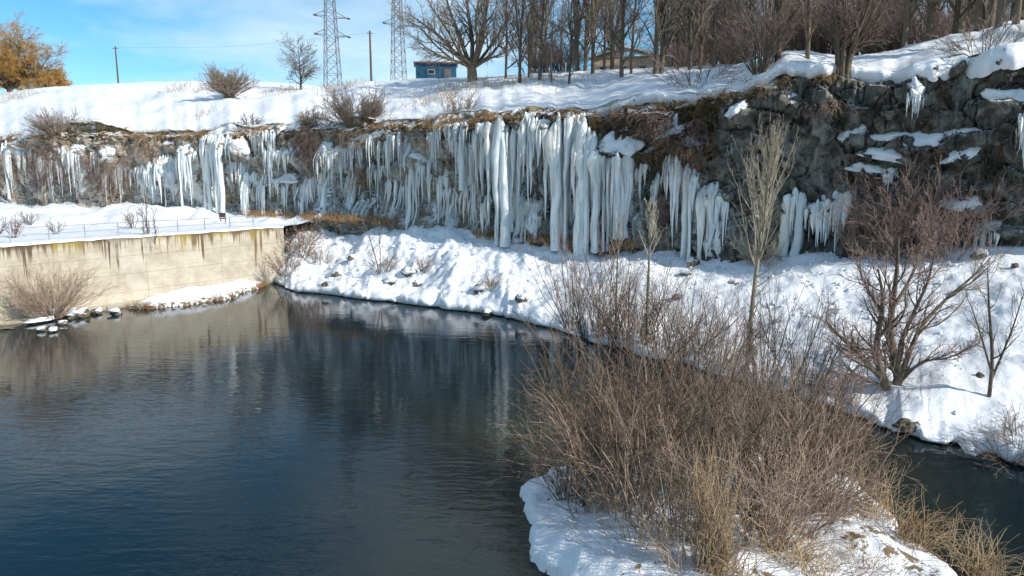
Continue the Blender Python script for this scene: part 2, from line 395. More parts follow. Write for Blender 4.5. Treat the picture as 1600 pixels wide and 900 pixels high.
# snow cushions on ledges: (px0, px1, ytop, ybot, slope)  slope = drop in px from left to right
LEDGES = [
 (1338, 1412, 204, 220, -4, 'thin snow strip on the upper right rock, below the hanging ice sheet'),
 (1404, 1476, 206, 234, -6, 'broad snow cushion on a ledge above a brown rock hollow'),
 (1345, 1422, 226, 248, 14, 'long slanting snow strip on the rock above the pink-brown bush'),
 (1333, 1396, 249, 272, 12, 'snow strip lowest on the ledges directly over the pink-brown bush'),
 (1436, 1474, 246, 268, 12, 'small snow wedge at the right end of the ledges'),
 (1478, 1530, 194, 214, -6, 'crusty snow patch topping a dark boulder in the right cliff'),
 (1482, 1520, 226, 250, -14, 'ragged snow patch on the right flank of the dark boulder'),
 (1538, 1598, 136, 166, 8, 'rounded snow cushion on the jutting block near the right edge'),
 (1318, 1352, 193, 218, -8, 'square snow patch on bare rock beside the grey bulge'),
 (1478, 1528, 309, 328, -4, 'snow patch just right of the pink-brown bush crown'),
 (1512, 1606, 334, 362, 6, 'wide snow shelf low on the cliff by the right edge'),
 (1262, 1312, 304, 330, -10, 'slanting snow strip between two hanging blue icicles'),
 (1098, 1148, 284, 306, -2, 'snow cap sitting on the wide blue ice block'),
 (936, 1000, 208, 246, 6, 'large triangular snow patch on the brown slope above the icicles'),
 (1034, 1070, 186, 220, -12, 'tall snow patch on the brown slope below the leaning bush'),
 (1072, 1104, 208, 232, 6, 'small snow patch right of the leaning bush on the brown slope'),
 (1002, 1036, 222, 240, -8, 'thin snow strip linking two patches on the brown slope'),
 (840, 872, 183, 204, -3, 'snow tuft above the sharpest long icicle'),
 (638, 672, 234, 250, 8, 'snow cap on a tan knob left of the lit icicles'),
 (548, 640, 196, 218, -16, 'curving snow ledge under the big round bush'),
 (430, 476, 222, 242, 8, 'rounded cream snow cushion over small icicles, left of the brown brush'),
 (415, 470, 272, 288, -2, 'low snow shelf halfway down the left centre cliff'),
 (376, 398, 216, 240, 12, 'narrow snow gully left of the rounded cream cushion'),
 (504, 532, 218, 246, -4, 'snow pocket right of the hanging brown brush'),
 (20, 72, 204, 224, -14, 'snow tongue leaning over the first icicle at the far left'),
 (110, 136, 225, 234, -2, 'thin snow cap over the second icicle group from the left'),
 (165, 184, 224, 252, 2, 'small upright snow patch beside green moss on the left cliff'),
 (256, 272, 214, 226, 2, 'small snow knob on the ochre cliff top of the left'),
 (284, 312, 222, 238, 4, 'snow patch above the pair of broad left ice columns'),
 (1420, 1444, 122, 150, 14, 'snow drip below the overhanging snow cornice on the right'),
 (1540, 1580, 78, 104, -10, 'snow tongue spilling over the dark rim at upper right'),
 (1190, 1216, 118, 140, 8, 'snow clump at the cliff rim left of the stumpy tree'),
 (1228, 1250, 143, 162, 12, 'small snow tuft under the rim, above the pale poplar'),
 (1152, 1180, 164, 184, -12, 'snow sliver on grey rock above the pale poplar crown'),
]
# parameters of a photo column on the cliff line
ratio = uX / uY
def u_of(px, py):
    d = ray(px, py); return float(np.interp(d[0] / d[1], ratio, np.arange(len(upx))))
def lerp_u(a, i): return float(np.interp(i, np.arange(len(upx)), a))

NV = 120
tv = np.linspace(0, 1, NV)
S = np.repeat(uS[:, None], NV, 1); PXg = np.repeat(upx[:, None], NV, 1)
zb = ufoot - 1.6
Z = zb[:, None] + (utop - zb)[:, None] * tv[None, :]
hrel = (Z - ufoot[:, None]) / (utop - ufoot)[:, None]
def disp(S, Z, hr, px):
    right = sstep(1000, 1200, px)
    w = fbm(S / 5, Z / 5, 3.1, 3) * 1.2
    d = 1.05 * fbm(S / 7.5, Z / 4.5, 1.0, 3)
    zz = Z / (1.15 + .5 * right) + w * .9
    z2 = Z / 1.55 + fbm(S / 6, Z / 9, 21, 3) * 1.3; d += (.18 + .34 * right) * (z2 - np.floor(z2)) * sstep(-.15, .25, fbm(S / 3.5, Z / 2.5, 23, 2))
    d += (.26 + .1 * right) * (1 - 2 * np.abs(zz - np.floor(zz) - .5)) * (.4 + .6 * sstep(-.3, .4, fbm(S / 4, Z / 3, 8, 2)))
    cv, ce = voro((S + w * 1.1) / 2.1, (Z + fbm(S / 1.6, Z / 1.6, 9, 3) * 1.1) / 2.0); d += .30 * cv - .22 * (1 - sstep(0, .10, ce)) * sstep(-.2, .3, fbm(S / 3, Z / 3, 14, 2))
    cv, ce = voro((S + w * .9) / .8 + 40, (Z + fbm(S / .9, Z / .9, 19, 2) * .6) / .8 + 11); d += .09 * cv
    d += .46 * ridged(S / 1.5, Z / 2.4, 4.4, 5) + .20 * fbm(S / .5, Z / .6, 2.2, 3) + .16 * ridged(S / .55, Z / 1.1, 7.7, 3)
    d += .38 * fbm(S / .9, Z / 5, 6.0, 3)                       # vertical flutes
    d -= .34 * sstep(.04, .0, np.abs(fbm(S / 4.5, Z / 1.9, 31, 4))) + .34 * sstep(.04, .0, np.abs(fbm(S / 2.4, Z / 6.5, 37, 4))) * (.35 + .65 * right)
    d += .55 * sstep(.62, .95, hr) - .55 * sstep(.6, .25, hr) + .45 * sstep(.12, -.05, hr) # overhanging brow, recessed foot
    d -= 1.0 * sstep(.93, 1.02, hr)
    return d
D = disp(S, Z, hrel, PXg)
snowy = np.full(D.shape, -.15) - .14 * sstep(1050, 1250, PXg) + .18 * sstep(500, 800, PXg) * 0
tone = sstep(330, 900, PXg + 260 * fbm(S / 9, Z / 9, 5, 2))
tone = np.clip(tone * .95 + .05, 0, 1)
moss = .50 * sstep(.78, .98, hrel) * (1 - .55 * sstep(1180, 1330, PXg)) + .12
iced = (.72 - .25 * sstep(850, 1150, PXg) - .2 * sstep(1150, 1250, PXg)) * sstep(.96, .72, hrel) * sstep(-.1, .1, hrel)
slope_zone = sstep(905, 960, PXg) * (1 - sstep(1105, 1150, PXg)) * sstep(.40, .62, hrel)
moss = moss + .55 * slope_zone; iced = iced * (1 - slope_zone)
D = D + slope_zone * (.6 - 2.6 * (hrel - .55)) 
ledge_info = []
for (a, b_, y0, y1, sl, lab) in LEDGES:
    pxm = .5 * (a + b_); i = u_of(pxm, y1); s0 = lerp_u(uS, i); Y = lerp_u(uY, i)
    zc = z_at(.5 * (y0 + y1), Y); wd = (b_ - a) / F * Y; hh = (y1 - y0) / F * Y
    tilt = -sl / max(1, b_ - a)
    zl = zc - hh * .30 + (S - s0) * tilt
    bul = np.exp(-((S - s0) / (wd * .60)) ** 4) * np.exp(-np.clip(zl - Z, 0, 99) ** 2 / 1.1) * sstep(.25, -.25, Z - zl)
    D = D + .95 * bul - .55 * np.exp(-((S - s0) / (wd * .7)) ** 2) * np.exp(-((zl - 1.3 - Z) / .7) ** 2)
    ledge_info.append((i, s0, Y, zc, wd, hh, tilt, lab))
def D_at(i, z):
    j = int(round(i)); j = min(max(j, 0), len(upx) - 1)
    return float(np.interp(z, Z[j], D[j]))
def cliff_pt(i, z, off=0.0):
    d = D_at(i, z) + off
    return np.array([lerp_u(uX, i) + lerp_u(nx, i) * d, lerp_u(uY, i) + lerp_u(ny, i) * d, z])
VX = uX[:, None] + nx[:, None] * D; VY = uY[:, None] + ny[:, None] * D
V = np.stack([VX, VY, Z], -1).reshape(-1, 3)
cliff_me = mesh_np('cliff', V, [grid_faces(len(upx), NV)[:, ::-1]], False, {'tone': tone, 'moss': moss, 'snowy': snowy, 'iced': iced})
obj('cliff', cliff_me, M['rock'], kind='structure')

# ------------------------------------------------------------------ plateau above the cliff
SKYL = [(-420, 165), (0, 150), (60, 140), (130, 134), (260, 127), (400, 126), (470, 131), (520, 137), (560, 128), (640, 125), (720, 120), (800, 118), (900, 110), (1000, 106),
        (1100, 101), (1170, 98), (1250, 86), (1330, 92), (1400, 76), (1500, 56), (1600, 38), (1800, 8), (2200, -30)]
CRESTY = [(-420, 115), (0, 108), (260, 106), (500, 98), (640, 90), (800, 80), (1000, 71), (1200, 58), (1400, 49), (1600, 44), (1900, 40), (2200, 38)]
pp = upx[::2]; NP = len(pp); idx2 = np.arange(0, len(upx), 2)
cY = np.interp(pp, *zip(*CRESTY)); cZ = np.array([z_at(np.interp(p, *zip(*SKYL)), Y) for p, Y in zip(pp, cY)])
pad = np.pad(cZ, 5, mode='edge'); cZ = np.convolve(pad, np.ones(11) / 11, 'valid')
brow = np.array([D[i, int(NV * .9)] for i in idx2]); pad = np.pad(brow, 3, mode='edge'); brow = np.convolve(pad, np.ones(7) / 7, 'valid')
ln = fbm(uS[idx2] / 2.8, 3.3, 0, 4) * 1.25 + fbm(uS[idx2] / .7, 8.3, 0, 3) * .45
rows = []; bare = []
tX, tY, tZ = uX[idx2], uY[idx2], utop[idx2] + .34 * fbm(uS[idx2] / 1.5, 6.6, 0, 3) + .45 * fbm(uS[idx2] / 5, 16.6, 0, 2); mX, mY = nx[idx2], ny[idx2]
leftness = 1 - sstep(760, 1150, pp)
for off, dz in ((-.15 + .75 * ln, -.50 - .65 * np.clip(ln, 0, 2)), (.10 + .8 * ln, -.28 - .55 * np.clip(ln, 0, 2)), (.12 + .7 * ln, -.02 - .35 * np.clip(ln, 0, 2)), (-.10 + .5 * ln, .18), (-.55 + .25 * ln, .27)):
    o = brow + off - .35 - .30 * leftness
    rows.append(np.stack([tX + mX * o, tY + mY * o, tZ + dz], 1)); bare.append((.36 + .3 * fbm(uS[idx2] / 1.8, 2.2, 0, 3)) * leftness + .12)
vv = np.linspace(0, 1, 46) ** 1.35
for v in vv[1:]:
    Yv = tY + (cY - tY) * v; X = x_at(pp, Yv); X = X * v + (tX + (X - x_at(pp, tY))) * (1 - v)
    z = tZ + .25 + (cZ - tZ - .25) * (v ** .92)
    amp = min(1, v * 6) * min(1, (1 - v) * 4 + .25)
    z = z + amp * (.55 * fbm(X / 6, Yv / 6, 2, 4) + .16 * ridged(X / 1.6, Yv / 2.2, 5, 3))
    rows.append(np.stack([X, Yv, z], 1))
    bb = .05 + .40 * (1 - sstep(.0, .10, v)) * leftness + .24 * sstep(.25, .6, v) * sstep(180, 330, pp) * (1 - sstep(420, 560, pp)) * (1 - .6 * v)
    bb = bb + .16 * sstep(620, 700, pp) * (1 - sstep(1000, 1120, pp)) * sstep(.5, .95, v)
    bare.append(bb + .12 * fbm(X / 5, Yv / 5, 7, 3))
for k, Yb in enumerate((6, 16, 35, 80, 180, 400)):
    Yv = cY + Yb; X = x_at(pp, Yv); sl = -.055 + .075 * sstep(900, 1250, pp)
    rows.append(np.stack([X, Yv, cZ + Yb * sl - .1], 1)); bare.append(np.full(NP, .15))
R3 = np.stack(rows, 1)
plateau_me = mesh_np('snowy_hill', R3.reshape(-1, 3), [grid_faces(NP, R3.shape[1])[:, ::-1]], True, {'bare': np.stack(bare, 1)})
obj('snowy_hill', plateau_me, M['snow_hill'], kind='structure')

# ------------------------------------------------------------------ snow bank from the cliff foot to the river
SHORE = [(372, 431), (425, 437), (440, 456), (500, 461), (560, 466), (620, 473), (700, 485), (780, 494), (820, 503), (880, 520), (960, 542), (1060, 572),
         (1140, 594), (1210, 612), (1300, 640), (1362, 656), (1385, 678), (1440, 690), (1490, 709), (1530, 700), (1600, 728), (1700, 775), (1900, 870)]
bp = np.linspace(372, 1900, 620); NB = len(bp)
sh = np.array([at_z(p, np.interp(p, *zip(*SHORE)), 0.0) for p in bp])
_k = np.ones(25) / 25
for q_ in (0, 1): sh[:, q_] = np.convolve(np.pad(sh[:, q_], 12, mode='reflect', reflect_type='odd'), _k, 'valid')
_sl = np.cumsum(np.hypot(np.gradient(sh[:, 0]), np.gradient(sh[:, 1])))
sh[:, 1] += .75 * fbm(_sl / 2.4, 3.3, 0, 4); sh[:, 0] += .45 * fbm(_sl / 1.8, 9.3, 0, 4)
fi = np.interp(bp, upx, np.arange(len(upx)))
foot = np.stack([np.interp(fi, np.arange(len(upx)), uX + nx * -1.2), np.interp(fi, np.arange(len(upx)), uY + ny * -1.2), np.interp(fi, np.arange(len(upx)), ufoot) + .25], 1)
NT = 96; tt = np.linspace(0, 1, NT)
B = np.zeros((NB, NT + 3, 3)); bareB = np.zeros((NB, NT + 3))
rim = .34 + .30 * fbm(_sl / 1.1, 1.3, 0, 3)
flat = .10 * sstep(1180, 1350, bp)
for j, t_ in enumerate(tt):
    xy = foot[:, :2] * (1 - t_) + sh[:, :2] * t_
    prof = (1 - t_) ** 1.05 * (1 - flat) + flat * (1 - t_) ** 2
    rm_ = .34 + (rim - .34) * float(sstep(.86, 1, t_)); z = rm_ + (foot[:, 2] - rm_) * prof
    e = sstep(0, .10, t_) * (.25 + .75 * sstep(1.0, .88, t_))
    x, y = xy[:, 0], xy[:, 1]
    lump = .80 * fbm(x / 3.8, y / 3.8, 1, 3) + .26 * ridged(x / 1.7, y / 1.7, 2, 2) - .1 + .16 * fbm(x / .8, y / .8, 6, 3) + .13 * fbm(x / .33, y / .33, 4, 2) * (1 - .6 * sstep(800, 1150, bp))
    left = 1 - sstep(560, 1100, bp) * .48
    z = z + e * lump * .85 * left
    B[:, j] = np.stack([x, y, np.maximum(z, .12)], 1)
    bareB[:, j] = .04 + .16 * fbm(x / 3, y / 3, 9, 3) + .30 * (1 - sstep(452, 520, bp)) * sstep(.12, .3, t_) * (1 - sstep(.55, .8, t_)) \
        + .18 * np.exp(-((bp - 620) / 45) ** 2) * np.exp(-((t_ - .68) / .12) ** 2)
ol = (sh[:, :2] - foot[:, :2]); ol /= np.linalg.norm(ol, axis=1, keepdims=True)
for k, (o, z) in enumerate(((.04, .10), (-.14, .03), (-.30, -.4))):
    B[:, NT + k, :2] = sh[:, :2] + ol * o; B[:, NT + k, 2] = z; bareB[:, NT + k] = .1 if k == 0 else .9
bank_me = mesh_np('snow_bank', B.reshape(-1, 3), [grid_faces(NB, NT + 3)], True, {'bare': bareB})
obj('snow_bank', bank_me, M['snow_ground'], kind='structure')

# ------------------------------------------------------------------ terrace behind the retaining wall
WP1 = at_z(447, 440, 0.0); WP0 = at_z(0, 506, 0.0)
wd_ = (WP1 - WP0)[:2]; wlen = np.linalg.norm(wd_); wd_ /= wlen
wn_ = np.array([wd_[1], -wd_[0]])                          # towards the water
WA = WP0[:2] - wd_ * 26; WB = WP1[:2]; WL = np.linalg.norm(WB - WA)
WZ = 4.62
ang_w = math.atan2(wd_[1], wd_[0])
NA, NC = 150, 60
ta = np.linspace(0, 1.0, NA)
fr = WA[None] + (WB - WA)[None] * ta[:, None] + wn_[None] * .08
cp_ = np.interp(ta, [0, 1], [-330, 500]); ci = np.interp(cp_, upx, np.arange(len(upx)))
fo = np.stack([np.interp(ci, np.arange(len(upx)), uX - nx * 1.2), np.interp(ci, np.arange(len(upx)), uY - ny * 1.2)], 1)
fz = np.interp(ci, np.arange(len(upx)), ufoot) + .35
T3 = np.zeros((NA, NC, 3)); bT = np.zeros((NA, NC))
for j, t_ in enumerate(np.linspace(0, 1, NC)):
    xy = fr * (1 - t_) + fo * t_
    x, y = xy[:, 0], xy[:, 1]
    z = WZ + .12 + (fz - WZ - .1) * sstep(.45, 1.05, t_) + sstep(.35, .6, t_) * (.45 * fbm(x / 3, y / 3, 6, 3) + .25 * ridged(x / 1.6, y / 1.6, 1, 3)) + .04 * fbm(x / .8, y / .8, 2, 3)
    T3[:, j] = np.stack([x, y, z], 1); bT[:, j] = .06 + .25 * sstep(.8, 1, t_) + .1 * fbm(x / 3, y / 3, 1, 2)
T3 = np.concatenate([T3[:, :1] + np.array([0, 0, -.13]), T3], 1); bT = np.concatenate([bT[:, :1], bT], 1)
terr_me = mesh_np('snowy_terrace', T3.reshape(-1, 3), [grid_faces(NA, NC + 1)[:, ::-1]], True, {'bare': bT})
obj('snowy_terrace_ground', terr_me, M['snow_ground'], kind='structure')

# ------------------------------------------------------------------ water sheet
wv = np.array([[-400, -60, 0], [400, -60, 0], [400, 600, 0], [-400, 600, 0]], float)
obj('river_water', mesh_np('river_water', wv, [np.array([[0, 1, 2, 3]])], False), M['water'], kind='structure')

# ------------------------------------------------------------------ island and the low spit: height fields from an outline
def sdf(poly, X, Y):
    d = np.full(X.shape, 1e9); ins = np.zeros(X.shape, bool); n = len(poly)
    for i in range(n):
        ax, ay = poly[i]; bx, by = poly[(i + 1) % n]
        ex, ey = bx - ax, by - ay; wx, wy = X - ax, Y - ay
        t = np.clip((wx * ex + wy * ey) / (ex * ex + ey * ey + 1e-12), 0, 1)
        d = np.minimum(d, np.hypot(wx - ex * t, wy - ey * t))
        c = ((ay > Y) != (by > Y)) & (X < (bx - ax) * (Y - ay) / (by - ay + 1e-12) + ax)
        ins ^= c
    return np.where(ins, d, -d)
def mound(name, poly, cell, rimh, peak, scale, seed, mat, barefn=None, edge_n=.3, kind='structure'):
    P = np.array(poly); x0, y0 = P.min(0) - .8; x1, y1 = P.max(0) + .8
    nx_, ny_ = int((x1 - x0) / cell), int((y1 - y0) / cell)
    X, Y = np.meshgrid(np.linspace(x0, x1, nx_), np.linspace(y0, y1, ny_), indexing='ij')
    s = sdf(P, X, Y) + edge_n * fbm(X / .9, Y / .9, seed, 4)
    z = -.5 + (rimh + .5) * sstep(-.10, .14, s) + peak * (1 - np.exp(-np.clip(s, 0, 99) / scale))
    z = z + sstep(.05, .9, s) * (.22 * fbm(X / 1.6, Y / 1.6, seed + 3, 3) + .07 * ridged(X / .55, Y / .55, seed, 3)) + sstep(0, .3, s) * .03 * fbm(X / .2, Y / .2, seed, 2)
    b = np.where(s < .03, .75, .02) + (barefn(X, Y, s) if barefn else 0)
    me = mesh_np(name, np.stack([X, Y, z], -1).reshape(-1, 3), [grid_faces(nx_, ny_)], True, {'bare': b})
    return obj(name, me, mat, kind=kind)
isl = [at_z(*p, .25)[:2] for p in ((826, 752), (880, 728), (980, 716), (1100, 706), (1220, 712), (1320, 742), (1385, 800), (1450, 850), (1520, 900), (1560, 960), (1500, 1060),
                                   (1200, 1100), (960, 1060), (880, 960), (852, 898), (834, 860), (828, 822), (812, 798), (814, 768))]
island = mound('island_ground', isl, .07, .22, .55, 1.3, 3.0, M['snow_ground'],
               lambda X, Y, s: .34 * sstep(.2, .5, fbm(X / 1.2, Y / 1.2, 12, 3)) + .30 * np.exp(-((X - 4.6) / 1.5) ** 2) * sstep(16, 18, Y) + .1 * sstep(3.2, 5.5, X))
spit = [at_z(*p, .15)[:2] for p in ((203, 479), (235, 480), (300, 473), (360, 464), (405, 447), (424, 439))]
spit += [tuple(WP0[:2] + wd_ * wlen * f - wn_ * .2) for f in (.99, .8, .6, .5)]
mound('snow_spit', spit, .10, .16, .75, 1.1, 5.0, M['snow_ground'], lambda X, Y, s: .5 * (1 - sstep(.1, .55, s)), .2)

# ground lookups
def bvh(me):
    return BVHTree.FromPolygons([v.co.copy() for v in me.vertices], [tuple(p.vertices) for p in me.polygons])
GB = {'hill': bvh(plateau_me), 'bank': bvh(bank_me), 'terrace': bvh(terr_me), 'island': bvh(island.data)}
def ground(which, x, y):
    h = GB[which].ray_cast(Vector((x, y, 60)), Vector((0, 0, -1)))
    return np.array(h[0]) if h[0] is not None else np.array([x, y, 0.0])
def seen(which, px, py):
    d = Vector(ray(px, py)); h = GB[which].ray_cast(Vector((0, 0, H)), d)
    return np.array(h[0]) if h[0] is not None else None

# ------------------------------------------------------------------ snow cushions on ledges
def blob(w, d, h, tilt, seed, n=22, m=12):
    a = np.linspace(0, 2 * math.pi, n, endpoint=False); e = np.linspace(-.5 * math.pi, .5 * math.pi, m)
    A, E = np.meshgrid(a, e, indexing='ij')
    x, y, z = np.cos(E) * np.cos(A), np.cos(E) * np.sin(A), np.sin(E)
    r = 1 + .48 * fbm(x * 1.4 + seed, y * 1.4, z * 1.4 + seed * .7, 3) + .14 * fbm(x * 4 + seed, y * 4, z * 4, 3)
    X, Y, Zz = x * r * w / 2, y * r * d / 2, z * r * h / 2
    Zz = np.where(Zz < 0, Zz * .6, Zz) + tilt * X
    return np.stack([X, Y, Zz], -1).reshape(-1, 3), [grid_faces(n, m, 0, True)]
def solid(name, parts, mat, parent=None, smooth=False, kind=None):
    V_, F_ = merge(parts); return obj(name, mesh_np(name, V_, F_, smooth), mat, parent, None, kind)
for k, (i, s0, Y, zc, wd, hh, tilt, lab) in enumerate(ledge_info):
    p = cliff_pt(i, zc - hh * .1, -.30)
    V_, F_ = blob(wd * 1.05, 1.35, hh * .95, 0, 3.7 * k, 34, 18)
    tx, ty = lerp_u(ny, i) * -1, lerp_u(nx, i)               # along the cliff
    ox, oy = lerp_u(nx, i), lerp_u(ny, i)
    Zt = V_[:, 2] + tilt * V_[:, 0]
    V_ = np.stack([V_[:, 0] * tx + V_[:, 1] * ox, V_[:, 0] * ty + V_[:, 1] * oy, Zt - V_[:, 1] * .42], 1)
    tag(obj('snow_cushion', mesh_np('snow_cushion', V_, F_), M['snow'], None, p), lab, 'snow patch', 'snow cushions on the cliff ledges')

# ------------------------------------------------------------------ icicle curtains
def icicle_V(L_, r, col, seed, tipr=.012):
    n, m = 9, 15
    s = np.linspace(0, 1, m)[None, :]; a = np.linspace(0, 2 * math.pi, n, endpoint=False)[:, None]
    if col: prof = .85 + .25 * np.sin(s * 5 + seed) * .4 + .5 * np.clip(s - .82, 0, 1) * 2.0 + .25 * (1 - s) ** 3
    else: prof = (1 - s) ** 1.05 * (1.12 + .2 * np.sin(s * 7 + seed)) * (.75 + .35 * sstep(0, .12, s)) + tipr / r
    rr = r * prof * (1 + .17 * np.sin(2 * a + seed + 2.0 * s) + .12 * np.sin(5 * a + seed * 2) + .22 * fbm(np.cos(a) * 1.2 + seed, np.sin(a) * 1.2, s * L_ * 1.3 + seed, 3))
    rr = rr * (.25 + .75 * sstep(0, .10, s))
    wob = .10 * r * 4 * fbm(s * L_ * .5 + seed, seed * 1.3, 0, 2)
    return np.stack([rr * np.cos(a) + wob, rr * np.sin(a) * .8, -s * L_ + 0 * a], -1).reshape(-1, 3), [grid_faces(n, m, 0, True)[:, ::-1]]
# px0, px1, ytop, ybot, count, mean width px, kind (c column to the foot, i hanging, m mixed), sheet?, label
CURT = [
 (16, 42, 228, 306, 5, 9, 'm', 1, 'first ice curtain from the far left, two white columns under a snow tongue'),
 (52, 62, 236, 300, 2, 5, 'i', 0, 'faint thin ice runnel on brown rock, far left'),
 (100, 132, 232, 312, 7, 8, 'm', 1, 'second ice curtain from the left, white with dark rock showing at its middle'),
 (146, 158, 240, 275, 3, 5, 'i', 0, 'short grey ice spill right of the second curtain from the left'),
 (205, 240, 258, 326, 11, 5, 'm', 1, 'wide whitish ice veil with fine drips behind the thin wall sapling'),
 (243, 270, 246, 318, 6, 6, 'm', 1, 'rough pale ice patch just right of the wide veil'),
 (274, 312, 238, 330, 7, 10, 'm', 1, 'tall blue-white ice columns with a dark gap, left of the broad pair'),
 (320, 362, 220, 326, 9, 9, 'c', 1, 'broad pair of pale ice columns above the brown sign board'),
 (364, 388, 256, 330, 6, 6, 'm', 0, 'grey broken icicles right of the broad pale pair'),
 (398, 442, 206, 258, 14, 4, 'i', 0, 'row of small thin icicles high up, beside the rounded cream cushion'),
 (386, 420, 276, 338, 7, 7, 'm', 0, 'icicles reaching the ground under the low snow shelf'),
 (424, 468, 288, 338, 10, 5, 'i', 0, 'fine drips hanging below the low snow shelf'),
 (444, 476, 238, 272, 8, 6, 'i', 1, 'blue icicles under the rounded cream snow cushion'),
 (468, 486, 280, 332, 4, 6, 'm', 0, 'pale icicles below the hanging brown brush'),
 (496, 516, 262, 342, 5, 9, 'c', 1, 'blue column at the foot right of the hanging brown brush'),
 (522, 532, 252, 300, 2, 8, 'i', 0, 'single bright white icicle against brown rock'),
 (534, 556, 276, 345, 6, 7, 'm', 0, 'mixed icicles in the shadowed centre left wall'),
 (574, 600, 262, 318, 9, 4, 'i', 0, 'thin dark-backed icicles under the curving snow ledge'),
 (600, 632, 286, 350, 9, 6, 'm', 0, 'lower tier icicles left of the tall blue ribbon'),
 (562, 590, 316, 346, 7, 4, 'i', 0, 'small low drips beside rusty grass at the cliff foot'),
 (611, 642, 214, 284, 7, 9, 'i', 1, 'tall blue ice ribbon falling from the end of the curving ledge'),
 (638, 652, 252, 355, 3, 9, 'c', 0, 'long slim column just left of the lit white icicle'),
 (652, 672, 250, 318, 4, 9, 'i', 0, 'sunlit white icicle group under the tan knob'),
 (680, 700, 208, 268, 9, 3, 'i', 0, 'comb of very thin icicles under the grassy brow'),
 (686, 708, 300, 368, 5, 10, 'c', 1, 'domed blue-white ice stump at the foot below the comb'),
 (707, 736, 196, 292, 7, 9, 'm', 1, 'pale ice sheet right of the thin comb'),
 (738, 753, 200, 268, 4, 6, 'i', 0, 'narrow icicle group left of the great sunlit curtain'),
 (716, 752, 298, 360, 12, 5, 'i', 0, 'dark lower tier of small icicles below the pale sheet'),
 (754, 797, 204, 322, 14, 10, 'i', 1, 'great sunlit cream ice curtain with many points'),
 (757, 772, 312, 372, 3, 8, 'c', 0, 'ice column at the foot under the great sunlit curtain'),
 (782, 808, 188, 372, 5, 14, 'c', 1, 'full height ice column right of the great sunlit curtain'),
 (810, 836, 208, 316, 8, 9, 'i', 1, 'grey-blue icicle fan next to the full height column'),
 (826, 848, 178, 326, 5, 10, 'i', 1, 'long twin icicles starting at the brow'),
 (813, 848, 312, 374, 8, 9, 'c', 1, 'low rounded ice dome at the cliff foot'),
 (846, 864, 188, 262, 4, 7, 'i', 0, 'bright upper icicles beneath the snow tuft'),
 (853, 877, 206, 344, 3, 15, 'i', 0, 'sharpest long icicle, a single spear under the snow tuft'),
 (876, 902, 186, 378, 6, 13, 'c', 1, 'thick ice pillar right of the sharp spear'),
 (898, 921, 178, 334, 5, 12, 'i', 1, 'heavy hanging icicles right of the thick pillar'),
 (918, 940, 206, 386, 4, 15, 'c', 0, 'outer pillar touching the snow, left of the triangular snow patch'),
 (938, 966, 244, 384, 7, 11, 'c', 1, 'yellowish ice column under the triangular snow patch'),
 (966, 982, 250, 336, 4, 8, 'i', 0, 'blue icicles behind the short yellow saplings'),
 (976, 999, 248, 378, 5, 11, 'm', 1, 'wide blue tongue of ice ending in one point'),
 (997, 1010, 258, 322, 3, 9, 'i', 0, 'single stubby icicle near the thin poplar top'),
 (1017, 1034, 278, 340, 3, 11, 'i', 1, 'small isolated ice lobe on the brown slope'),
 (1044, 1055, 242, 312, 3, 6, 'i', 0, 'slim icicle high on the brown slope'),
 (1053, 1072, 252, 388, 4, 11, 'i', 1, 'long drip reaching nearly to the snow, left of the forked pair'),
 (1070, 1098, 262, 402, 6, 12, 'm', 1, 'forked blue ice pair left of the wide block'),
 (1098, 1143, 298, 404, 12, 12, 'm', 1, 'wide blue ice block under a snow cap, with a dark slot'),
 (1228, 1262, 304, 394, 6, 15, 'm', 1, 'blue hanging ice left of the slanting snow strip'),
 (1296, 1326, 303, 394, 5, 15, 'i', 1, 'blue ice tongue with finger tips, beside the pink-brown bush'),
 (1268, 1296, 320, 385, 5, 10, 'i', 1, 'grey half transparent ice film between two blue tongues'),
 (1422, 1438, 148, 190, 3, 5, 'i', 1, 'greenish ice film high on the right rock face'),
 (1588, 1616, 186, 266, 5, 11, 'i', 1, 'white icicle cut by the right picture edge'),
 (1522, 1560, 352, 396, 6, 13, 'c', 1, 'lumpy clear ice mound below the wide snow shelf'),
 (60, 98, 250, 318, 9, 5, 'i', 0, 'scattered thin icicles among the rusty brush at far left'),
 (160, 204, 262, 322, 10, 5, 'i', 0, 'thin icicles over tan rock left of the wide ice veil'),
 (330, 372, 214, 262, 8, 6, 'i', 1, 'short upper icicles over the broad pale pair'),
 (420, 446, 236, 290, 7, 6, 'i', 0, 'icicles on the tan rock left of the rounded cream cushion'),
 (484, 506, 282, 338, 8, 5, 'i', 1, 'fine icicles under the tip of the hanging brown brush'),
 (506, 540, 228, 290, 10, 5, 'i', 1, 'upper icicles beneath the snow pocket right of the brown brush'),
 (540, 572, 226, 284, 9, 5, 'i', 0, 'fine shadowed icicles below the big round rim bush'),
 (586, 616, 222, 276, 9, 5, 'i', 0, 'comb of fine icicles directly under the curving snow ledge'),
 (664, 694, 272, 350, 9, 6, 'm', 1, 'greyish ice strands filling the gap below the tan knob'),
 (730, 760, 228, 330, 8, 7, 'i', 1, 'grey strands between the pale sheet and the great sunlit curtain'),
 (794, 822, 212, 352, 7, 8, 'm', 1, 'wet grey ice backing the full height column'),
 (860, 884, 230, 360, 6, 8, 'm', 1, 'grey ice strands behind the sharpest spear'),
 (900, 925, 250, 372, 6, 9, 'm', 1, 'lower strands filling the gap before the outer pillar'),
 (958, 988, 260, 366, 7, 8, 'm', 1, 'strands between the yellowish column and the blue tongue'),
 (1378, 1400, 268, 300, 5, 8, 'i', 0, 'small icicles dripping from the lowest ledge snow into the bush'),
]
RI = np.random.default_rng(21)
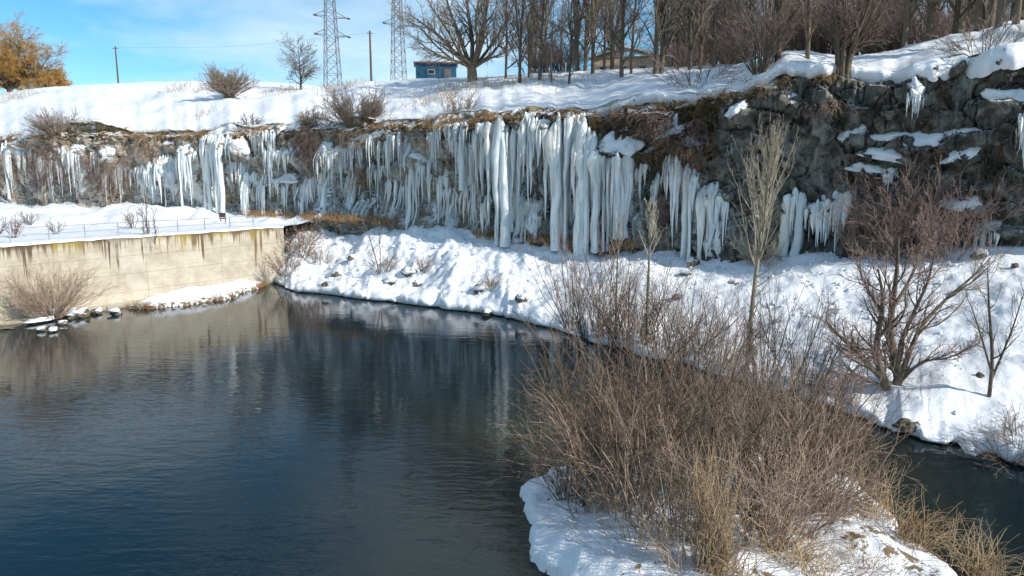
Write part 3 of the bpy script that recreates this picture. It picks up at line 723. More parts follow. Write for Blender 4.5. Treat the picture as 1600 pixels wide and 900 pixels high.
for ci_, (a, b_, y0, y1, n, wpx, kd, sheet, lab) in enumerate(CURT):
    pxm = (a + b_) / 2; im = u_of(pxm, y0); Ym = lerp_u(uY, im); z0 = z_at(y0, Ym)
    base = cliff_pt(im, z0, .1)
    root = thing('ice_curtain', lab, 'icicles', base, 'ice curtains hanging on the cliff')
    px_m = Ym / F
    xs = np.linspace(a + wpx * .3, b_ - wpx * .3, n) + RI.normal(0, wpx * .16, n) if n > 1 else np.array([pxm])
    for j, px in enumerate(xs):
        i = u_of(px, y0); zt = z_at(y0, lerp_u(uY, i)) + RI.uniform(-1.1, .5) * min(1.2, .25 + (y1 - y0) / 200)
        zt = min(zt, lerp_u(utop, i) - .55); full = max(.4, zt - z_at(y1, lerp_u(uY, i)))
        w = wpx * (.36 + 1.15 * RI.random() ** 1.8) * px_m * (1.22 if 690 < pxm < 1150 else 1.0)
        col = kd == 'c' and RI.random() < .5 or kd == 'm' and RI.random() < .18
        Lx = full * (1.06 if col else (RI.uniform(.3, 1.0) ** 1.3 if j != n // 2 else 1.0))
        p = cliff_pt(i, zt, 0)
        # hang clear of the bulges below
        zs = np.linspace(zt, zt - Lx, 15); dd = np.array([D_at(i, z) for z in zs]) - D_at(i, zt)
        cm = np.clip(np.maximum.accumulate(dd), 0, 1.3); cm = np.convolve(np.pad(cm, 2, mode='edge'), np.ones(5) / 5, 'valid'); cm[-1] = cm[-2]
        out_ = np.array([lerp_u(nx, i), lerp_u(ny, i), 0]); o0 = RI.uniform(-.10, .10)
        def flow(V_):
            s_ = np.clip(-V_[:, 2] / Lx, 0, 1); return V_ + out_[None] * (np.interp(s_, np.linspace(0, 1, 15), cm) * .85 + o0 + .12 * sstep(0, .2, s_))[:, None]
        V_, F_ = icicle_V(Lx + .3, max(w * .46, .04), col, RI.uniform(0, 50)); V_ = flow(V_ + [0, 0, .3])
        obj('icicle', mesh_np('icicle', V_ + (p - base), F_), M['ice'], root)
        for q in range(int(RI.integers(2, 6) if pxm < 700 else RI.integers(2, 4))):            # fine drips beside it
            f = RI.uniform(.12, .75); dx = RI.uniform(-1.1, 1.1) * max(w, .22)
            V_, F_ = icicle_V(Lx * f + .2, max(w * RI.uniform(.10, .24), .03), False, RI.uniform(0, 50)); V_ = flow(V_ + [0, 0, .2 - Lx * RI.uniform(0, .15)]) + [dx, RI.uniform(-.12, .05), 0]
            obj('icicle', mesh_np('icicle', V_ + (p - base), F_), M['ice'], root)
    if sheet:                                               # frozen sheet on the rock behind the drips
        nu_, nv_ = max(8, int((b_ - a) / 2.2)), 26
        VS = np.zeros((nu_, nv_, 3)); ph = RI.uniform(0, 99)
        for r_, px in enumerate(np.linspace(a - 1, b_ + 1, nu_)):
            i = u_of(px, y0); Yc = lerp_u(uY, i); zt = z_at(y0, Yc) + .2; zb_ = z_at(y1, Yc)
            edge = 1 - abs(2 * r_ / (nu_ - 1) - 1) ** 4
            end = (.55 + .42 * float(fbm(r_ * .42 + ph, 2.0, 0, 2))) if kd == 'i' else .97 + .1 * float(fbm(r_ * .5 + ph, 1.0, 0, 2))
            for c_, s in enumerate(np.linspace(0, 1, nv_)):
                z = zt - (zt - zb_) * s * max(.25, end) * (.75 + .25 * edge)
                fl = .11 * float(fbm(px * px_m * 2.6 + ph, z * .25, 0, 3)) + .05 * float(fbm(px * px_m * 5, z * 1.5, 3, 2))
                fin = min(1, (1 - s) * 7) * min(1, s * 6 + .25)
                VS[r_, c_] = cliff_pt(i, z, (.07 * edge + fl * 1.5) * fin - .25 * (1 - fin) - .14 * (1 - edge)) - base
        VS[:, :, :2] = (VS[:, :, :2] + np.roll(VS[:, :, :2], 1, 1) + np.roll(VS[:, :, :2], -1, 1)) / 3 if False else VS[:, :, :2]
        obj('ice_sheet', mesh_np('ice_sheet', VS.reshape(-1, 3), [grid_faces(nu_, nv_)]), M['ice'], root)

# ------------------------------------------------------------------ retaining wall, railing, sign
wall = thing('retaining_wall', 'long cream concrete retaining wall with brown run-off stains beside the river', 'wall', (0, 0, 0))
def along(d, out, z): return np.array([*(WA + wd_ * d + wn_ * out), z])
c0 = along(WL / 2, -.35, 0)
solid('wall_core', [box(c0[0], c0[1], (WZ - 1.0) / 2 - .02, WL, .5, WZ + 1.0, ang_w)], M['concrete'], wall)
zc_ = [-.7, .92, 2.15, 3.38, WZ]; nb = int(WL / 5.4)
for q in range(nb):
    d0, d1 = WL * q / nb, WL * (q + 1) / nb
    for r_ in range(4):
        c0 = along((d0 + d1) / 2, -.06 + RNG.uniform(-.008, .008), 0)
        solid('concrete_panel', [box(c0[0], c0[1], (zc_[r_] + zc_[r_ + 1]) / 2, d1 - d0 - .014, .12, zc_[r_ + 1] - zc_[r_] - .012, ang_w)], M['concrete'], wall)
c0 = along(WL - .26, -3.7, 0)
solid('return_wall', [box(c0[0], c0[1], (WZ - 1.0) / 2 - .03, .5, 6.3, WZ + .96, ang_w)], M['concrete'], wall)
foot_parts = []
for q in range(14):
    d0, d1 = WL * (.06 + .062 * q), WL * (.06 + .062 * (q + 1)); c0 = along((d0 + d1) / 2, .38 + RNG.uniform(-.06, .06), 0)
    foot_parts.append(box(c0[0], c0[1], -.15 + RNG.uniform(-.05, .05), d1 - d0 - .04, .8, .75, ang_w + RNG.uniform(-.012, .012)))
for q_ in foot_parts: solid('footing_block', [q_], M['concrete'], wall)

rail = thing('railing', 'thin grey metal railing on the snowy path above the concrete wall', 'railing', (0, 0, 0))
d_r = np.arange(WL - 43, WL - .2, 2.15)
for d in d_r:
    p = along(d, -1.0, WZ); solid('railing_post', [box(p[0], p[1], WZ + .52, .055, .055, 1.04, ang_w)], M['rail_metal'], rail)
for z in (.55, 1.0):
    a_, b2 = along(d_r[0], -1.0, WZ + z), along(d_r[-1], -1.0, WZ + z)
    solid('rail', [tubes(*line([a_, b2], [.028, .028], 3), 6)], M['rail_metal'], rail, True)
p = seen('terrace', 348, 348)
sg = thing('sign_board', 'small dark brown sign board standing in the snow at the path end', 'sign', p, rz=-.3)
solid('board', [box(0, 0, .62, .68, .05, .46)], M['sign_brown'], sg); solid('frame', [box(0, 0, .87, .74, .08, .05), box(0, 0, .37, .74, .08, .05)], M['bark_dark'], sg)
for x_ in (-.26, .26): solid('post', [box(x_, .05, .25, .06, .05, .9)], M['bark_dark'], sg)

# ------------------------------------------------------------------ boulders
def boulder(name, p, w, d, h, seed, label, cap=True, group='boulders along the river edge', mat='stone', n=16, m=10, rz=0):
    root = thing(name, label, 'boulder', p, group, rz)
    V_, F_ = blob(w, d, h, 0, seed, n, m); V_[:, 2] -= h * .02
    V_ = V_ + .06 * w * np.round(fbm(V_[:, 0:1] / w * 3 + seed, V_[:, 1:2] / w * 3, V_[:, 2:3] / w * 3, 2) * 3) / 3
    obj('stone', mesh_np('stone', V_, F_, False), M[mat], root)
    if cap:
        V2, F2 = blob(w * 1.04, d * 1.0, h * .75, 0, seed + 1.5, n, m); V2[:, 2] += h * .27; V2[:, 1] += d * .16
        obj('snow_cap', mesh_np('snow_cap', V2, F2), M['snow'], root)
    return root
ROCKS = [
 ('island', None, (205, 472), 1.35, 1.0, 1.1, 'tan pyramid shaped boulder at the end of the snow spit', False),
 (None, None, (125, 494), 1.3, .9, .85, 'rounded cream stone with an arched snow rim below the willow bush', True),
 (None, None, (183, 489), 1.0, .7, .5, 'low snow-topped rock standing in water off the wall', True),
 (None, None, (63, 516), .42, .35, .34, 'small round snow-topped rock in the water, left of its twin', True),
 (None, None, (81, 517), .6, .4, .36, 'small oval snow-topped rock in the water, right of its twin', True),
 (None, None, (98, 506), .45, .35, .32, 'little snow-topped stone close under the willow bush', True),
 (None, None, (41, 498), .45, .4, .75, 'dark upright stone by the wall foot', False),
 (None, None, (88, 492), .8, .6, .7, 'snow covered stone right at the foot of the willow bush', True),
 (None, None, (60, 503), 1.5, .6, .35, 'flat snow-capped slab along the wall foot', True),
 (None, None, (148, 489), .9, .6, .5, 'blocky stone right of the arched one', True),
 (None, None, (6, 513), 1.0, .5, .3, 'low dark rock cut by the left picture edge', False),
 ('bank', None, (612, 441), 1.5, 1.0, .9, 'largest bare brown rock in the middle of the snow bank', True),
 ('bank', None, (640, 428), 1.2, .9, 1.1, 'dark snow-hooded rock behind the largest bare brown one', True),
 ('bank', None, (654, 444), 1.0, .8, .7, 'dark rock right of the bare brown ones on the bank', True),
 ('bank', None, (525, 430), 1.3, .8, .6, 'dark rock left of the thin leaning saplings', True),
 ('bank', None, (549, 404), .8, .6, .6, 'small black rock high on the snow bank', True),
 ('bank', None, (508, 446), 1.1, .7, .6, 'tan rock at the water edge near the wall corner', False),
 ('bank', None, (752, 455), 1.3, 1.0, 1.0, 'rusty earth-covered rock under a snow lip in mid bank', True),
 ('bank', None, (760, 488), 1.5, .8, .5, 'dark wet rock at the waterline in mid bank', True),
 ('bank', None, (815, 470), 1.0, .8, .8, 'snow-topped dark rock beside the reddish shrubs', True),
 ('bank', None, (1085, 412), 1.5, .8, .8, 'dark broken rock in the snow below the wide ice block', True),
 ('bank', None, (1072, 428), 1.1, .7, .5, 'lower dark rock of the streak below the wide ice block', True),
 ('bank', None, (1060, 465), .9, .6, .5, 'rust coloured stone in the snow under the dark streak', False),
 ('bank', None, (1145, 443), .9, .6, .4, 'small dark stone in the snow left of the pale poplar stem', True),
 ('bank', None, (1418, 668), .9, .7, .6, 'brown rock in a gap of the snow lip at the right channel', False),
 ('bank', None, (1525, 704), 1.5, .8, .5, 'flat tan slab under the snow at the right channel', True),
 ('bank', None, (1530, 588), .35, .3, .3, 'tiny black stone in the snow on the far right', False),
 ('bank', None, (1585, 418), .5, .4, .5, 'small dark stone near the right edge under the cliff', False),
 ('bank', None, (1530, 402), .9, .7, .8, 'dark stone group piece below the clear ice mound', True),
 ('bank', None, (1232, 612), 1.3, .9, .8, 'snow-hooded earth hummock at the shore behind the brush', True),
]
for k, (w_, _, (px, py), a, d, h, lab, cap) in enumerate(ROCKS):
    p = None
    if w_ == 'bank': p = seen('bank', px, py)
    if p is None: p = at_z(px, py, .05)
    if w_ == 'bank': a, d, h = a * .8, d * .8, h * .85
    boulder('boulder', p, a, d, h, 5.1 * k + 2, lab, cap, rz=k * 1.3)

# ------------------------------------------------------------------ plants
def bush_parts(seed, n, h, base_r, lean, droop, sub=7, tw=4, r0=.02, rmin=.006, sub_ln=.42, tw_ln=.45, wig=.09, k=8):
    g = np.random.default_rng(seed)
    a = g.uniform(0, 2 * math.pi, n); rr = base_r * np.sqrt(g.uniform(0, 1, n)); ln_ = h * g.uniform(.62, 1.12, n)
    th = np.radians(np.abs(g.normal(lean, lean * .45, n)) + rr / max(base_r, .01) * 6)
    d = np.stack([np.sin(th) * np.cos(a), np.sin(th) * np.sin(a), np.cos(th)], 1)
    p = np.stack([rr * np.cos(a), rr * np.sin(a), np.full(n, -.12)], 1)
    P = np.zeros((n, k, 3)); P[:, 0] = p
    for j in range(1, k):
        d = d + g.normal(size=(n, 3)) * wig - np.array([0, 0, 1]) * droop * (j / k) * g.uniform(.2, 1.6, (n, 1)); d /= np.linalg.norm(d, axis=1, keepdims=True)
        p = p + d * (ln_ / (k - 1))[:, None]; P[:, j] = p
    R = r0 * (ln_ / h)[:, None] * np.linspace(1, .35, k)[None]
    P2, R2 = grow(P, R, sub, (.22, 1), 30, 12, sub_ln, 6, .13, -.03 * (droop > .05) + .05 * (droop <= .05), .6, rmin, .45, g)
    out = [tubes(P2, R2, 3)]
    if tw:
        P3, R3_ = grow(P2, R2, tw, (.2, 1), 32, 14, tw_ln, 4, .16, 0, .6, rmin * .8, .3, g); out.append(tubes(P3, R3_, 3))
    return merge([tubes(P, R, 4)]), merge(out)
def bush_proto(name, parts, label, cat, loc, m1, m2, group=None, rz=0, sc=1):
    root = thing(name, label, cat, loc, group, rz, sc)
    obj('stem', mesh_np('stem', *parts[0]), M[m1], root); obj('twigs', mesh_np('twigs', *parts[1]), M[m2], root)
    return root
def tree_parts(trunks, g, n1=14, n2=7, n3=5, ln1=.42, a1=42, up=.10, tr1=(.28, 1), rmin=.012, ln2=.5, ln3=.5, droop3=0.0, n4=0):
    tr = [tubes(P, R, 7) for P, R in trunks]; cr = []
    for P, R in trunks:
        P1, R1 = grow(P, R, n1, tr1, a1, 12, ln1, 7, .12, up, .5, rmin * 1.4, .45, g); tr.append(tubes(P1, R1, 4))
        P2, R2 = grow(P1, R1, n2, (.2, 1), 38, 13, ln2, 5, .15, up * .4, .55, rmin, .35, g); cr.append(tubes(P2, R2, 3))
        P3, R3_ = grow(P2, R2, n3, (.2, 1), 36, 14, ln3, 4, .18, -droop3, .6, rmin * .75, .3, g); cr.append(tubes(P3, R3_, 3))
        if n4:
            P4, R4 = grow(P3, R3_, n4, (.2, 1), 34, 14, .6, 4, .18, -droop3, .7, rmin * .65, .3, g); cr.append(tubes(P4, R4, 3))
    return merge(tr), merge(cr)
def tree_proto(name, parts, label, cat, loc, m1, m2, group=None, rz=0, sc=1):
    root = thing(name, label, cat, loc, group, rz, sc)
    obj('trunk', mesh_np('trunk', *parts[0]), M[m1], root); obj('crown', mesh_np('crown', *parts[1]), M[m2], root)
    return root
def tall_trunk(g, h, r, lean=.04, fork=False):
    lx, ly = g.normal(0, lean * h, 2)
    pts = [(0, 0, -.4), (lx * .1 + g.normal(0, .08), ly * .1, h * .3), (lx * .5 + g.normal(0, .2), ly * .5, h * .65), (lx, ly, h)]
    t = [line(pts, [r * 1.25, r, r * .6, r * .12], 10)]
    if fork:
        q = pts[1]; a = g.uniform(0, 6.28); s_ = h * .16
        t.append(line([(q[0], q[1], q[2] * .55), (q[0] + s_ * .5 * math.cos(a), q[1] + s_ * .5 * math.sin(a), h * .5), (q[0] + s_ * math.cos(a), q[1] + s_ * math.sin(a), h * .92)], [r * .8, r * .55, r * .1], 9))
    return t
# -- tall slender wood trees, six shapes
gW = 'bare trees of the wood above the cliff'
TALL = []
for k in range(6):
    g = np.random.default_rng(100 + k); h = [15, 14, 16, 13, 15.5, 12.5][k]
    TALL.append((tall_trunk(g, h, [.16, .13, .19, .12, .17, .11][k], .05, k in (1, 2, 4)), g))
TALLP = [tree_parts(t_, g, n1=[28, 22, 26, 26, 24, 22][k], n2=7, n3=6, ln1=[.26, .34, .32, .26, .36, .30][k], a1=[36, 38, 34, 46, 40, 36][k], up=.12, tr1=(.07, 1), rmin=.016) for k, (t_, g) in enumerate(TALL)]
FRONT = [  # px, base py, shape, scale, label
 (790, 122, 3, .95, 'slim bare tree first to the right of the massive many-limbed tree'),
 (812, 128, 1, 1.0, 'dark leaning tree at the left end of the wood, trunk bent at the foot'),
 (826, 120, 5, .9, 'thin straight tree against blue sky just right of the bent-foot tree'),
 (843, 124, 3, .95, 'straight tree amid brown brush, before the dark thick pair'),
 (862, 128, 5, .6, 'low thin sapling tree in brown brush left of the white post'),
 (889, 130, 5, .75, 'short dark leaning tree standing furthest forward on the snow'),
 (899, 108, 2, 1.15, 'left one of the dark thick pair of trees'),
 (912, 107, 4, 1.1, 'right one of the dark thick pair of trees'),
 (926, 114, 0, 1.0, 'dark single trunk just left of the low tan building'),
 (944, 108, 1, .95, 'leaning tree before the left end of the low tan building'),
 (971, 119, 0, 1.05, 'dark leaning tree in front of the low tan building, nearest to the cliff'),
 (986, 114, 3, .95, 'thinner tree just right of the leaning one before the tan building'),
 (1024, 114, 4, 1.1, 'left trunk of the tight dark pair at the tan building right end'),
 (1033, 113, 2, 1.0, 'right trunk of the tight dark pair at the tan building right end'),
 (1060, 106, 5, 1.0, 'thin tree between the tight dark pair and the straight twin trunks'),
 (1078, 108, 1, 1.05, 'left of the straight twin trunks right of the tan building'),
 (1094, 107, 0, 1.0, 'right of the straight twin trunks right of the tan building'),
 (1116, 103, 3, 1.05, 'slender tree with green moss at its foot, left of the pollard bush'),
 (1150, 98, 5, 1.1, 'thin tree close to the left of the pollard bush'),
 (1215, 92, 4, 1.0, 'leaning tree right behind the pollard bush'),
 (1262, 90, 3, 1.0, 'grey tree left of the big many-stemmed tree at the rim'),
 (1395, 74, 2, .8, 'dark trunk where the long snow slope begins at the right'),
 (1430, 66, 0, .85, 'grey trunk low in the right wood, second along the snow slope'),
 (1470, 58, 4, .85, 'third trunk along the top of the right snow slope'),
 (1506, 48, 2, 1.0, 'thick leaning brown trunk at the top of the right snow slope'),
 (1522, 46, 2, 1.1, 'very thick dark trunk beside the thick leaning brown one'),
 (1560, 41, 4, .95, 'dark trunk near the right picture edge above the snow slope'),
 (1588, 36, 0, 1.0, 'last tree on the snow slope at the right picture edge'),
]
protos = {}
def put_tall(shape, loc, rz, sc, label, group, sx=1.0):
    if shape not in protos:
        protos[shape] = tree_proto('bare_tree', TALLP[shape], label, 'tree', loc, 'bark_dark', 'twig_grey', group, rz, sc); return protos[shape]
    return copy_thing(protos[shape], loc, rz, sc, label, group, sx)
for k, (px, py, shp, s_, lab) in enumerate(FRONT):
    p = seen('hill', px, py + 1)
    if p is None or p[1] > 95: Y = float(np.interp(px, *zip(*CRESTY))) - 1; p = ground('hill', x_at(px, Y), Y)
    put_tall(shp, p, k * 2.4, s_, lab, gW, 1.25 if 'thick' in lab else 1.0)
rg = np.random.default_rng(55)
for k in range(104):
    px = rg.uniform(815, 1150) if k % 6 == 0 else rg.uniform(1040, 1640)
    Yc = float(np.interp(px, *zip(*CRESTY))); Y = Yc + rg.uniform(1.5, 46) ** 1.0
    p = ground('hill', x_at(px, Y), Y)
    if px < 1120: lab = 'one of the bare trees standing behind the low tan building'
    elif px < 1380: lab = 'one of the crowded bare trees behind the big many-stemmed rim tree'
    else: lab = 'one of the crowded dark trunks in the dense wood at upper right'
    put_tall(int(rg.integers(0, 6)), p, rg.uniform(0, 6.28), rg.uniform(.75, 1.15), lab, gW if px > 1e9 else 'deep wood trees, ' + lab[11:40].strip())
# -- undergrowth bushes in the wood
gU = 'brown undergrowth bushes at the wood edge'
UB = [bush_parts(300 + k, 34, 3.2, .7, 22, .02, 7, 4, .03, .011, .5, .5) for k in range(2)]
ub0 = None
ULAB = ['brown bush between the two thin straight trees at the wood left end', 'small brown bush behind the low thin sapling tree', 'large brown bush left of the white post', 'brown bush at the foot of the dark thick pair',
 'small brown bush right of the low tan building', 'brown bush behind the straight twin trunks', 'brown bush between the mossy-footed tree and the pollard', 'brown bush directly behind the pollard fan', 'brown bush behind the leaning tree right of the pollard',
 'brown bush midway between the pollard and the many-stemmed rim tree', 'tall brown bush touching the left side of the many-stemmed rim tree', 'tallest brown bush right behind the many-stemmed rim tree', 'wide brown bush right of the many-stemmed rim tree', 'brown bush one step farther right of the many-stemmed rim tree',
 'brown bush at the dark trunk where the long snow slope begins', 'brown bush left of the second trunk on the snow slope', 'small brown bush between the second and third trunk on the snow slope', 'small brown bush at the foot of the very thick dark trunk']
UNDER = [(845, 112, 1.0), (858, 114, .8), (875, 110, 1.1), (893, 106, .9), (1062, 102, .8), (1098, 100, .9), (1130, 100, 1.0), (1160, 98, 1.0), (1220, 88, 1.2), (1245, 86, 1.2), (1275, 86, 1.3), (1292, 88, 1.4), (1340, 84, 1.4), (1362, 80, 1.3), (1385, 74, 1.1), (1415, 68, .9), (1450, 60, .8), (1540, 42, .8)]
for k, (px, py, s_) in enumerate(UNDER):
    Y = float(np.interp(px, *zip(*CRESTY))) + (.2 if px < 1200 else 1.5 + (k % 3)); p = ground('hill', x_at(px, Y), Y)
    lab = ULAB[k]
    if k == 0: ub0 = bush_proto('undergrowth_bush', UB[0], lab, 'bush', p, 'bark_dark', 'twig_red', gU, k, s_)
    elif k == 1: ub1 = bush_proto('undergrowth_bush', UB[1], lab, 'bush', p, 'bark_dark', 'twig_red', gU, k, s_)
    else: copy_thing((ub0, ub1)[k % 2], p, k * 1.7, s_, lab, gU, 1.15)

# -- the massive tree by the hut
def px_line(pts, Y0, radii, k=10, dy=None):
    P = [at_y(px, py, Y0 + (dy[i] if dy else 0)) for i, (px, py) in enumerate(pts)]
    return line(P, radii, k)
Yb = 80.0; bt = ground('hill', x_at(738, Yb), Yb); lim = []
offy = z_at(122, Yb) - bt[2]
def rel(tr, o): return [(P - o[None, None, :], R) for P, R in tr]
g = np.random.default_rng(9)
tr = [px_line([(738, 128), (737, 108), (733, 96)], Yb, [.95, .80, .62], 6),
      px_line([(735, 104), (712, 84), (690, 60), (662, 38), (640, 22)], Yb, [.50, .40, .28, .17, .07], 10, [0, -.5, -1.5, -2, -3]),
      px_line([(735, 102), (722, 70), (712, 40), (700, 8), (694, -30)], Yb, [.45, .36, .28, .2, .10], 10, [0, .5, 1.5, 2, 2]),
      px_line([(737, 102), (738, 66), (733, 30), (728, -10), (722, -50)], Yb, [.45, .38, .30, .22, .1], 10, [0, .5, .2, 0, 1]),
      px_line([(740, 104), (752, 68), (757, 32), (762, 0), (768, -45)], Yb, [.48, .42, .34, .26, .1], 10, [0, -.5, -1, -1, -1]),
      px_line([(741, 106), (762, 78), (782, 48), (798, 20), (806, -15)], Yb, [.34, .28, .2, .14, .06], 10, [0, .5, 1, 2, 2]),
      px_line([(737, 108), (716, 96), (690, 88), (662, 72), (646, 56)], Yb, [.26, .2, .15, .1, .05], 9, [0, -1, -2, -2.5, -3]),
      px_line([(741, 106), (764, 92), (790, 82), (812, 66)], Yb, [.22, .16, .1, .05], 9, [0, -1, -1, -1.5]),
      px_line([(735, 104), (716, 78), (700, 48), (676, 14), (660, -20)], Yb, [.34, .27, .2, .13, .06], 10, [0, -1, -2, -3, -3]),
      px_line([(739, 104), (746, 70), (743, 34), (748, -4), (744, -40)], Yb, [.36, .30, .22, .15, .08], 10, [0, -1, -2, -2, -2]),
      px_line([(737, 106), (706, 92), (676, 66), (652, 40), (634, 34)], Yb, [.24, .19, .14, .09, .04], 10, [0, 1, 2, 2.5, 3]),
      px_line([(741, 104), (768, 84), (784, 62), (790, 30), (786, -6)], Yb, [.28, .22, .16, .1, .05], 10, [0, -1, -1.5, -2, -2])]
tr_ = rel(tr, bt); V1, C1 = tree_parts([(P, Rr * .62) for P, Rr in tr_[1:]], g, 15, 8, 6, .40, 38, .07, (.12, 1), .018, .52, .52, .03)
V1 = merge([V1, tubes(tr_[0][0], tr_[0][1] * .66, 9)])
tree_proto('bare_tree', (V1, C1), 'massive many-limbed bare tree beside the blue hut', 'tree', bt, 'bark_dark', 'twig_grey')
# -- big many-stemmed tree on the rim
p = seen('hill', 1318, 112); p = p if p is not None and p[1] < 60 else ground('hill', x_at(1318, 44), 44)
g = np.random.default_rng(12)
ts = []
for k in range(9):
    a = k * .7 + g.uniform(-.2, .2); s_ = g.uniform(.7, 2.2); h = g.uniform(3.2, 5.2)
    ts.append(line([(.25 * math.cos(a), .25 * math.sin(a), -.8), (.4 * math.cos(a), .4 * math.sin(a), 1.0), (s_ * .6 * math.cos(a), s_ * .6 * math.sin(a), h * .6), (s_ * math.cos(a), s_ * math.sin(a), h)], [.17, .13, .08, .025], 9))
tree_proto('rim_tree', tree_parts(ts, g, 10, 6, 5, .42, 40, .05, (.3, 1), .012, .55, .55), 'big many-stemmed brown tree growing at the cliff rim on the right', 'tree', p, 'bark_dark', 'twig_red')
# pollard-like bush left of it
p = seen('hill', 1188, 113); p = p if p is not None and p[1] < 75 else ground('hill', x_at(1188, 50), 50)
bush_proto('pollard_bush', bush_parts(77, 46, 5.0, .45, 20, .0, 7, 4, .05, .012), 'bushy pollard with a fan of dark stems at the rim, left of centre right', 'bush', p, 'bark_dark', 'twig_red')
bpx = [('rim_bush', 553, 186, 3.2, 120, 1.0, 27, 'big round dark bush on the cliff edge above the curving snow ledge', 'bark_dark', 'twig_grey', 401),
       ('rim_bush', 92, 212, 2.6, 90, .9, 38, 'dark matted bush spilling over the rim at far left', 'bark_dark', 'twig_grey', 402),
       ('rim_bush', 489, 198, 1.8, 70, .6, 28, 'low dark bush at the rim left of the big round one', 'bark_dark', 'twig_grey', 403),
       ('rim_bush', 1075, 176, 4.6, 16, .3, 30, 'sparse leaning bush at the rim above the brown slope', 'bark_dark', 'twig_red', 404),
       ('rim_bush', 708, 176, 2.2, 30, .7, 26, 'tan scrub bush at the rim above the thin ice comb', 'twig_tan', 'twig_tan', 405),
       ('rim_bush', 1540, 82, 2.4, 26, 1.0, 44, 'thin twiggy bush on the snow rim near the right edge', 'bark_dark', 'twig_grey', 406),
       ('rim_bush', 380, 206, 1.5, 26, .6, 34, 'small purple-brown bush at the rim left of centre', 'bark_dark', 'twig_red', 407)]
for (nm, px, py, h, n, br, lean, lab, m1, m2, sd) in bpx:
    i = u_of(px, py); p = cliff_pt(i, lerp_u(utop, i) + .1, -1.3)
    if px in (553, 92, 489): p = cliff_pt(i, lerp_u(utop, i) - .35, -.8)
    bush_proto(nm, bush_parts(sd, n, h, br, lean, .03, 8, 5, .03, .014), lab, 'bush', p, m1, m2)
# -- trees out on the left snow hill
def hill_at(px, py):
    p = seen('hill', px, py)
    if p is None or p[1] > 130: Y = float(np.interp(px, *zip(*CRESTY))) - 1; p = ground('hill', x_at(px, Y), Y)
    return p
p = hill_at(358, 153); Yp = p[1]; s_ = 58 / F * Yp
rb_ = bush_parts(31, 60, s_ * .74, .2, 30, -.03, 10, 7, .04, .017, .5, .5)
g = np.random.default_rng(31)
ts = [line([(.1 * math.cos(a), .1 * math.sin(a), -.3), (.3 * math.cos(a), .3 * math.sin(a), s_ * .3), (s_ * .36 * math.cos(a), s_ * .36 * math.sin(a), s_ * .72)], [.12, .09, .03], 8) for a in np.arange(0, 6.28, .9)]
tree_proto('round_bush_tree', rb_, 'low round dark tree alone on the left snow hill', 'tree', p, 'bark_dark', 'twig_grey')
p = hill_at(470, 140); s_ = 66 / F * p[1]; g = np.random.default_rng(33)
ts = [line([(0, 0, -.3), (.03, 0, s_ * .35), (-.1, 0, s_ * .95)], [.14, .11, .02], 9)]
tree_proto('young_tree', tree_parts(ts, g, 40, 9, 6, .62, 58, .06, (.2, .98), .015), 'small airy bare tree on the snow hill left of the pylon', 'tree', p, 'bark_dark', 'twig_grey')
def orange(px, Y, h, w, seed, lab):
    g = np.random.default_rng(seed); p = ground('hill', x_at(px, Y), Y); ts = []
    for k in range(15):
        a = k * .72 + g.uniform(-.2, .2); q = w * g.uniform(.12, .44); hh = h * (.90 - .42 * (q / w / .44) ** 2) * g.uniform(.92, 1.04)
        ts.append(line([(0, 0, -.5), (.25 * math.cos(a), .25 * math.sin(a), h * .14), (q * .6 * math.cos(a), q * .6 * math.sin(a), hh * .55), (q * math.cos(a), q * math.sin(a), hh)], [.30, .24, .13, .04], 10))
    T_, C_ = tree_parts(ts, g, 16, 9, 5, .46, 50, .04, (.34, 1), .020, .55, .6, .17, 4)
    return tree_proto('orange_willow', (T_, C_), lab, 'tree', p, 'bark_dark', 'twig_orange')
orange(30, 113, 11.8, 17, 41, 'large orange-crowned willow on the skyline at far left')
orange(97, 116, 4.8, 6.5, 42, 'small dull orange tree at the right foot of the large willow')

# ------------------------------------------------------------------ pylons, poles, wires, buildings
def pylon(px, Y, wpx_base, h, label, seed, arms):
    p = ground('hill', x_at(px, Y), Y); root = thing('lattice_pylon', label, 'pylon', p, None, .5)
    wb = wpx_base / F * Y / 1.38 / 2
    def hw(z): return wb + (.34 - wb) * min(1, z / (h * .86)) if z < h * .86 else .34 + (.10 - .34) * (z - h * .86) / (h * .14)
    cs = [(-1, -1), (1, -1), (1, 1), (-1, 1)]
    zs = [0]
    while zs[-1] < h - .6: zs.append(min(h, zs[-1] + max(.8, hw(zs[-1]) * 1.7)))
    for sx_, sy_ in cs:
        pts = np.array([[sx_ * hw(z), sy_ * hw(z), z - (.3 if z == 0 else 0)] for z in zs])
        solid('leg', [tubes(pts[None], np.full((1, len(pts)), .06), 4)], M['steel'], root)
    for a_, b2 in zip(zs[:-1], zs[1:]):
        parts = []
        for c_ in range(4):
            A, B2 = cs[c_], cs[(c_ + 1) % 4]
            for (u, zu, v, zv) in ((A, a_, B2, b2), (B2, a_, A, b2), (A, b2, B2, b2)):
                P = np.array([[u[0] * hw(zu), u[1] * hw(zu), zu], [v[0] * hw(zv), v[1] * hw(zv), zv]]); parts.append(tubes(P[None], np.full((1, 2), .03), 4))
        solid('bracing', parts, M['steel'], root)
    for z, s_ in arms:
        for sg_ in (-1, 1):
            P = [np.array([[sg_ * hw(z), o, z], [sg_ * s_, 0, z + .1]]) for o in (-hw(z), hw(z))] + [np.array([[sg_ * hw(z + 1), 0, z + .9], [sg_ * s_, 0, z + .1]])]
            ar = solid('cross_arm', [tubes(q[None], np.full((1, 2), .05), 4) for q in P], M['steel'], root)
            solid('insulator', [tubes(*line([(sg_ * s_, 0, z + .1), (sg_ * s_ + .5, .0, z + .02)], [.13, .13], 3), 6)], M['insulator'], root)
    return root
